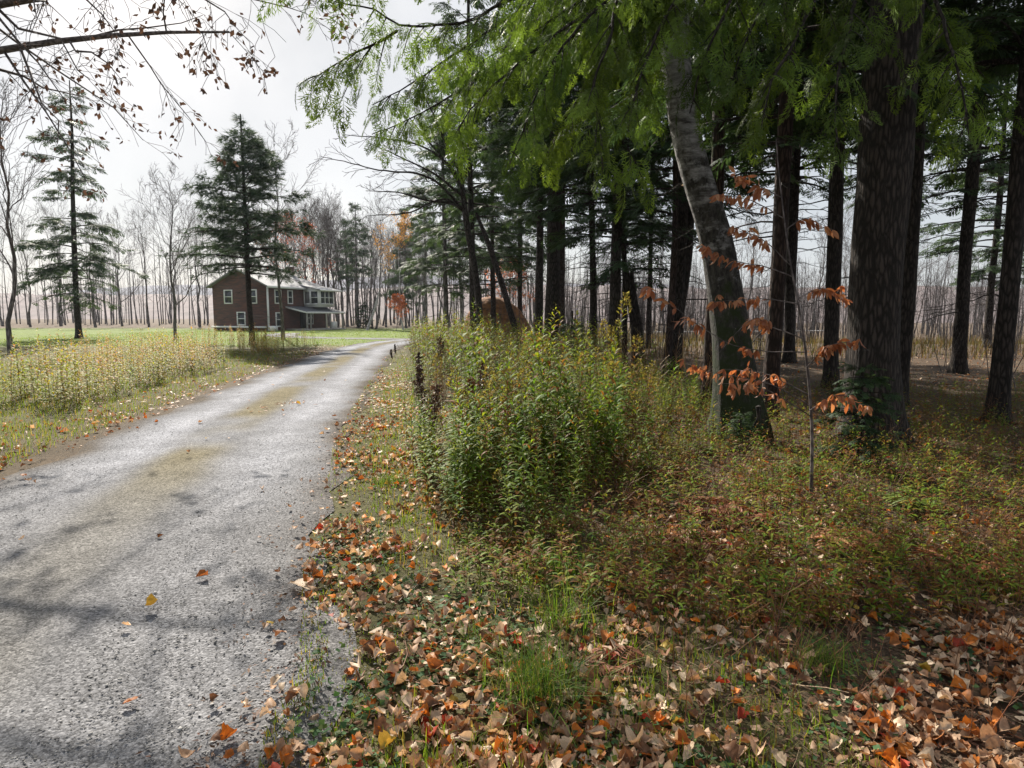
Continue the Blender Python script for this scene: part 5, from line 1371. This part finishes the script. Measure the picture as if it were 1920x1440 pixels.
# thin dry stems, fallen twigs
m = MB(); n = 1500; yy = 1.7 + 12 * r.random(n)**1.5; xx = r.uniform(-.3, .95, n) * (yy + .3); ok = road_side(xx, yy) > W / 2 + .2; x, y = xx[ok], yy[ok]; n = len(x)
a = r.uniform(0, 6.28, n); L = r.uniform(.06, .30, n); e = r.uniform(0, .25, n); z = top(x, y) + .012; b = np.stack([x, y, z], 1); d = np.stack([np.cos(a), np.sin(a), e], 1)
s = np.linspace(0, 1, 4); P = b[:, None] + d[:, None] * (L[:, None] * s)[..., None] + r.normal(0, .02, (n, 4, 3)) * L[:, None, None]
tubes(m, P, (.0012 + .004 * r.random(n)**4)[:, None] * (1 - .5 * s)[None], 3, pal(r, n, [(.13, .08, .05), (.3, .22, .14), (.2, .1, .05)], [.4, .3, .3])); m.build('fallen_twigs', M['stem'], kind='stuff')
m = MB(); n = 420; yy = 2.2 + 8 * r.random(n); xx = r.uniform(0, .9, n) * yy; ok = (road_side(xx, yy) > W / 2 + 1.2) & ~inside(PATCH, xx, yy); x, y = xx[ok], yy[ok]; n = len(x)
H = r.uniform(.12, .38, n); d = norm(np.array([0, 0, 1.0]) + r.normal(0, .22, (n, 3))); b = np.stack([x, y, gz(x, y) - .005], 1)
P = b[:, None] + d[:, None] * (H[:, None] * s)[..., None] + r.normal(0, .015, (n, 4, 3)) * H[:, None, None]; tubes(m, P, np.tile([.0022, .0018, .0014, .0008], (n, 1)), 3, pal(r, n, [(.20, .085, .04), (.14, .06, .03)], [.5, .5]))
Q, QR = children(r, P, np.full((n, 4), .0014), 6, .45, 1, (25, 55), .3, .2, 2); tubes(m, Q, np.maximum(QR, .0008), 3, (.2, .09, .045)); m.build('dry_stems', M['stem'], kind='stuff')
m = MB(); n = 900; yy = r.uniform(4.6, 24, n); xx = r.uniform(-4, 3.5, n); ok = inside(PATCH, xx, yy); x, y = xx[ok], yy[ok]; n = len(x)
H = r.uniform(.6, 1.25, n) * np.interp(y, [4, 9], [.75, 1]); d = norm(np.array([0, 0, 1.0]) + r.normal(0, .12, (n, 3))); b = np.stack([x, y, gz(x, y) - .005], 1)
P = b[:, None] + d[:, None] * (H[:, None] * s)[..., None] + r.normal(0, .012, (n, 4, 3)) * H[:, None, None]; tubes(m, P, np.tile([.004, .0035, .0028, .0015], (n, 1)), 3, pal(r, n, [(.20, .11, .05), (.13, .06, .03), (.32, .24, .12)], [.4, .3, .3]))
Q, QR = children(r, P, np.full((n, 4), .002), 8, .55, 1, (20, 50), .16, .1, 3); tubes(m, Q, np.maximum(QR, .0016), 3, pal(r, len(Q), [(.20, .10, .045), (.28, .2, .1)], [.6, .4])); m.build('dry_patch_stems', M['stem'], kind='stuff')
# pebbles
OC_T = np.array([(1, 0, 0), (0, .8, 0), (-1, 0, 0), (0, -.8, 0), (0, 0, .32), (0, 0, -.32)]); OC_F = np.array([(0, 1, 4), (1, 2, 4), (2, 3, 4), (3, 0, 4), (1, 0, 5), (2, 1, 5), (3, 2, 5), (0, 3, 5)])
n = 26000; yy = 1.5 + 8 * r.random(n)**2.0; xx = r.uniform(-1.1, .0, n) * (yy + .2) ; sdv = road_side(xx, yy); ok = (np.abs(sdv) < W / 2 + .12 + .1 * r.normal(size=n)) & (np.hypot(xx, yy) > 1.3); x, y = xx[ok], yy[ok]; n = len(x)
m = MB(); g = r.uniform(.09, .30, (n, 1)); sc = r.uniform(.003, .0075, n) * (1 + 1.0 * (r.random(n) < .03)); B = basis(norm(r.normal(size=(n, 3)) * [1, 1, .3]), norm(np.array([0, 0, 1.0]) + r.normal(0, .3, (n, 3))))
scatter(m, OC_T, OC_F, np.stack([x, y, .018 + .2 * sc - .03 * sstep(W / 2 - .1, W / 2 + .1, np.abs(sdv[ok]))], 1), B, sc, g * np.array([[1, .98, .95]])); m.build('loose_gravel', M['stone'], kind='stuff')

# --- ferns gone rusty on the wood floor
def fern_mesh(seed, col, nf=6):
    r = np.random.default_rng(seed); m = MB()
    for k in range(nf):
        a = k * 6.28 / nf + r.uniform(-.4, .4); L = r.uniform(.25, .42); d = np.array([math.cos(a), math.sin(a), 0]); s = np.array([-d[1], d[0], 0]); n = 13
        t = np.linspace(.12, 1, n); c = d[None] * (L * t * .8)[:, None]; c[:, 2] = L * (1.0 * t - .85 * t**2.2)
        tubes(m, np.vstack([[0, 0, 0], c]), np.linspace(.003, .0008, n + 1), 3, np.array(col) * .6)
        tan = norm(np.gradient(c, axis=0))
        for sg in (-1, 1):
            dd = norm(tan * .35 + s[None] * sg + r.normal(0, .12, (n, 3)) + [0, 0, -.15]); sc = .13 * np.sin(np.pi * (t * .85 + .12))**.8 * L / .35 + .01
            scatter(m, np.array([(0, 0, 0), (.45, .11, 0), (1, 0, -.15), (.45, -.11, 0)]), LEAF4_F, c, basis(dd, np.tile([0, 0, 1.0], (n, 1))), sc, pal(r, n, [col, np.array(col) * 1.4], [.6, .4]))
    return m.mesh('fern', M['litter'])
FE = [fern_mesh(1, (.19, .08, .04)), fern_mesh(2, (.25, .125, .06)), fern_mesh(3, (.10, .14, .03))]
r = np.random.default_rng(66)
for px, py, k, s, lab in ((1330, 985, 0, 1.0, 'rusty withered fern in front of the birch'), (1205, 960, 1, .85, 'orange brown fern next to yellow leaved shoots'), (1275, 905, 1, .9, 'pale orange fern at the edge of the goldenrod'), (1300, 1040, 0, .8, 'rusty fern low among fallen leaves'),
                          (1170, 880, 0, .7, 'small rusty fern between goldenrod and wood floor'), (1390, 1000, 0, .9, 'rust brown fern below the beech sapling'), (1150, 1260, 0, .5, 'small dark rusty fern among the near leaves'), (1580, 1040, 1, 1.0, 'broad orange brown fern on the shaded floor'),
                          (1700, 960, 2, 1.1, 'green fern on the shaded wood floor'), (1500, 900, 2, .9, 'green fern behind the beech sapling'), (1330, 860, 2, .8, 'yellow green fern by the foot of the birch'), (1800, 1080, 0, 1.0, 'rusty fern far in on the shaded floor'), (1240, 1120, 0, .55, 'little rusty fern in the open leaf litter')):
    g = ground_at(px, py); z = float(gz(np.array([g[0]]), np.array([g[1]]))[0]) - .005
    link('fern', FE[k], None, (g[0], g[1], z), (0, 0, r.uniform(0, 6)), s, label=lab, category='fern')

# crumbled leaf bits and needles that fill the gaps in the litter
r = np.random.default_rng(140); n = 60000; yy = 1.5 + 11 * r.random(n)**1.9; xx = r.uniform(-.75, .92, n) * (yy + .3); s = road_side(xx, yy)
ok = (s > W / 2 - .25 + .15 * r.normal(size=n)) & (r.random(n) < np.where(s < W / 2 + .9, .55, .95)); x, y = xx[ok], yy[ok]; n = len(x)
m = MB(); d = norm(np.stack([r.normal(size=n), r.normal(size=n), r.normal(0, .25, n)], 1))
scatter(m, LEAF4_T, LEAF4_F, np.stack([x, y, top(x, y) + r.uniform(.002, .018, n)], 1), basis(d, norm(np.array([0, 0, 1.0]) + r.normal(0, .4, (n, 3)))), np.stack([r.uniform(.012, .04, n), r.uniform(.006, .03, n), r.uniform(.01, .03, n)], 1), pal(r, n, [(.13, .07, .045), (.22, .13, .08), (.32, .22, .15), (.09, .05, .035)], [.35, .3, .15, .2], .25))
m.build('leaf_crumbs', M['litter'], kind='stuff')

# ------------------------------------------------------------------ hazy air
m, n_, l_, out_ = new_mat('haze_air')
pv = n_.new('ShaderNodeVolumePrincipled'); pv.inputs['Color'].default_value = (.80, .88, 1.0, 1)
pv.inputs['Density'].default_value = 0.00016; pv.inputs['Anisotropy'].default_value = 0.3
l_.new(pv.outputs[0], out_.inputs['Volume'])
MB().box(-1450, 1450, -62, 790, -5, 62).build('haze', m, kind='stuff')
scene.cycles.volume_bounces = 0
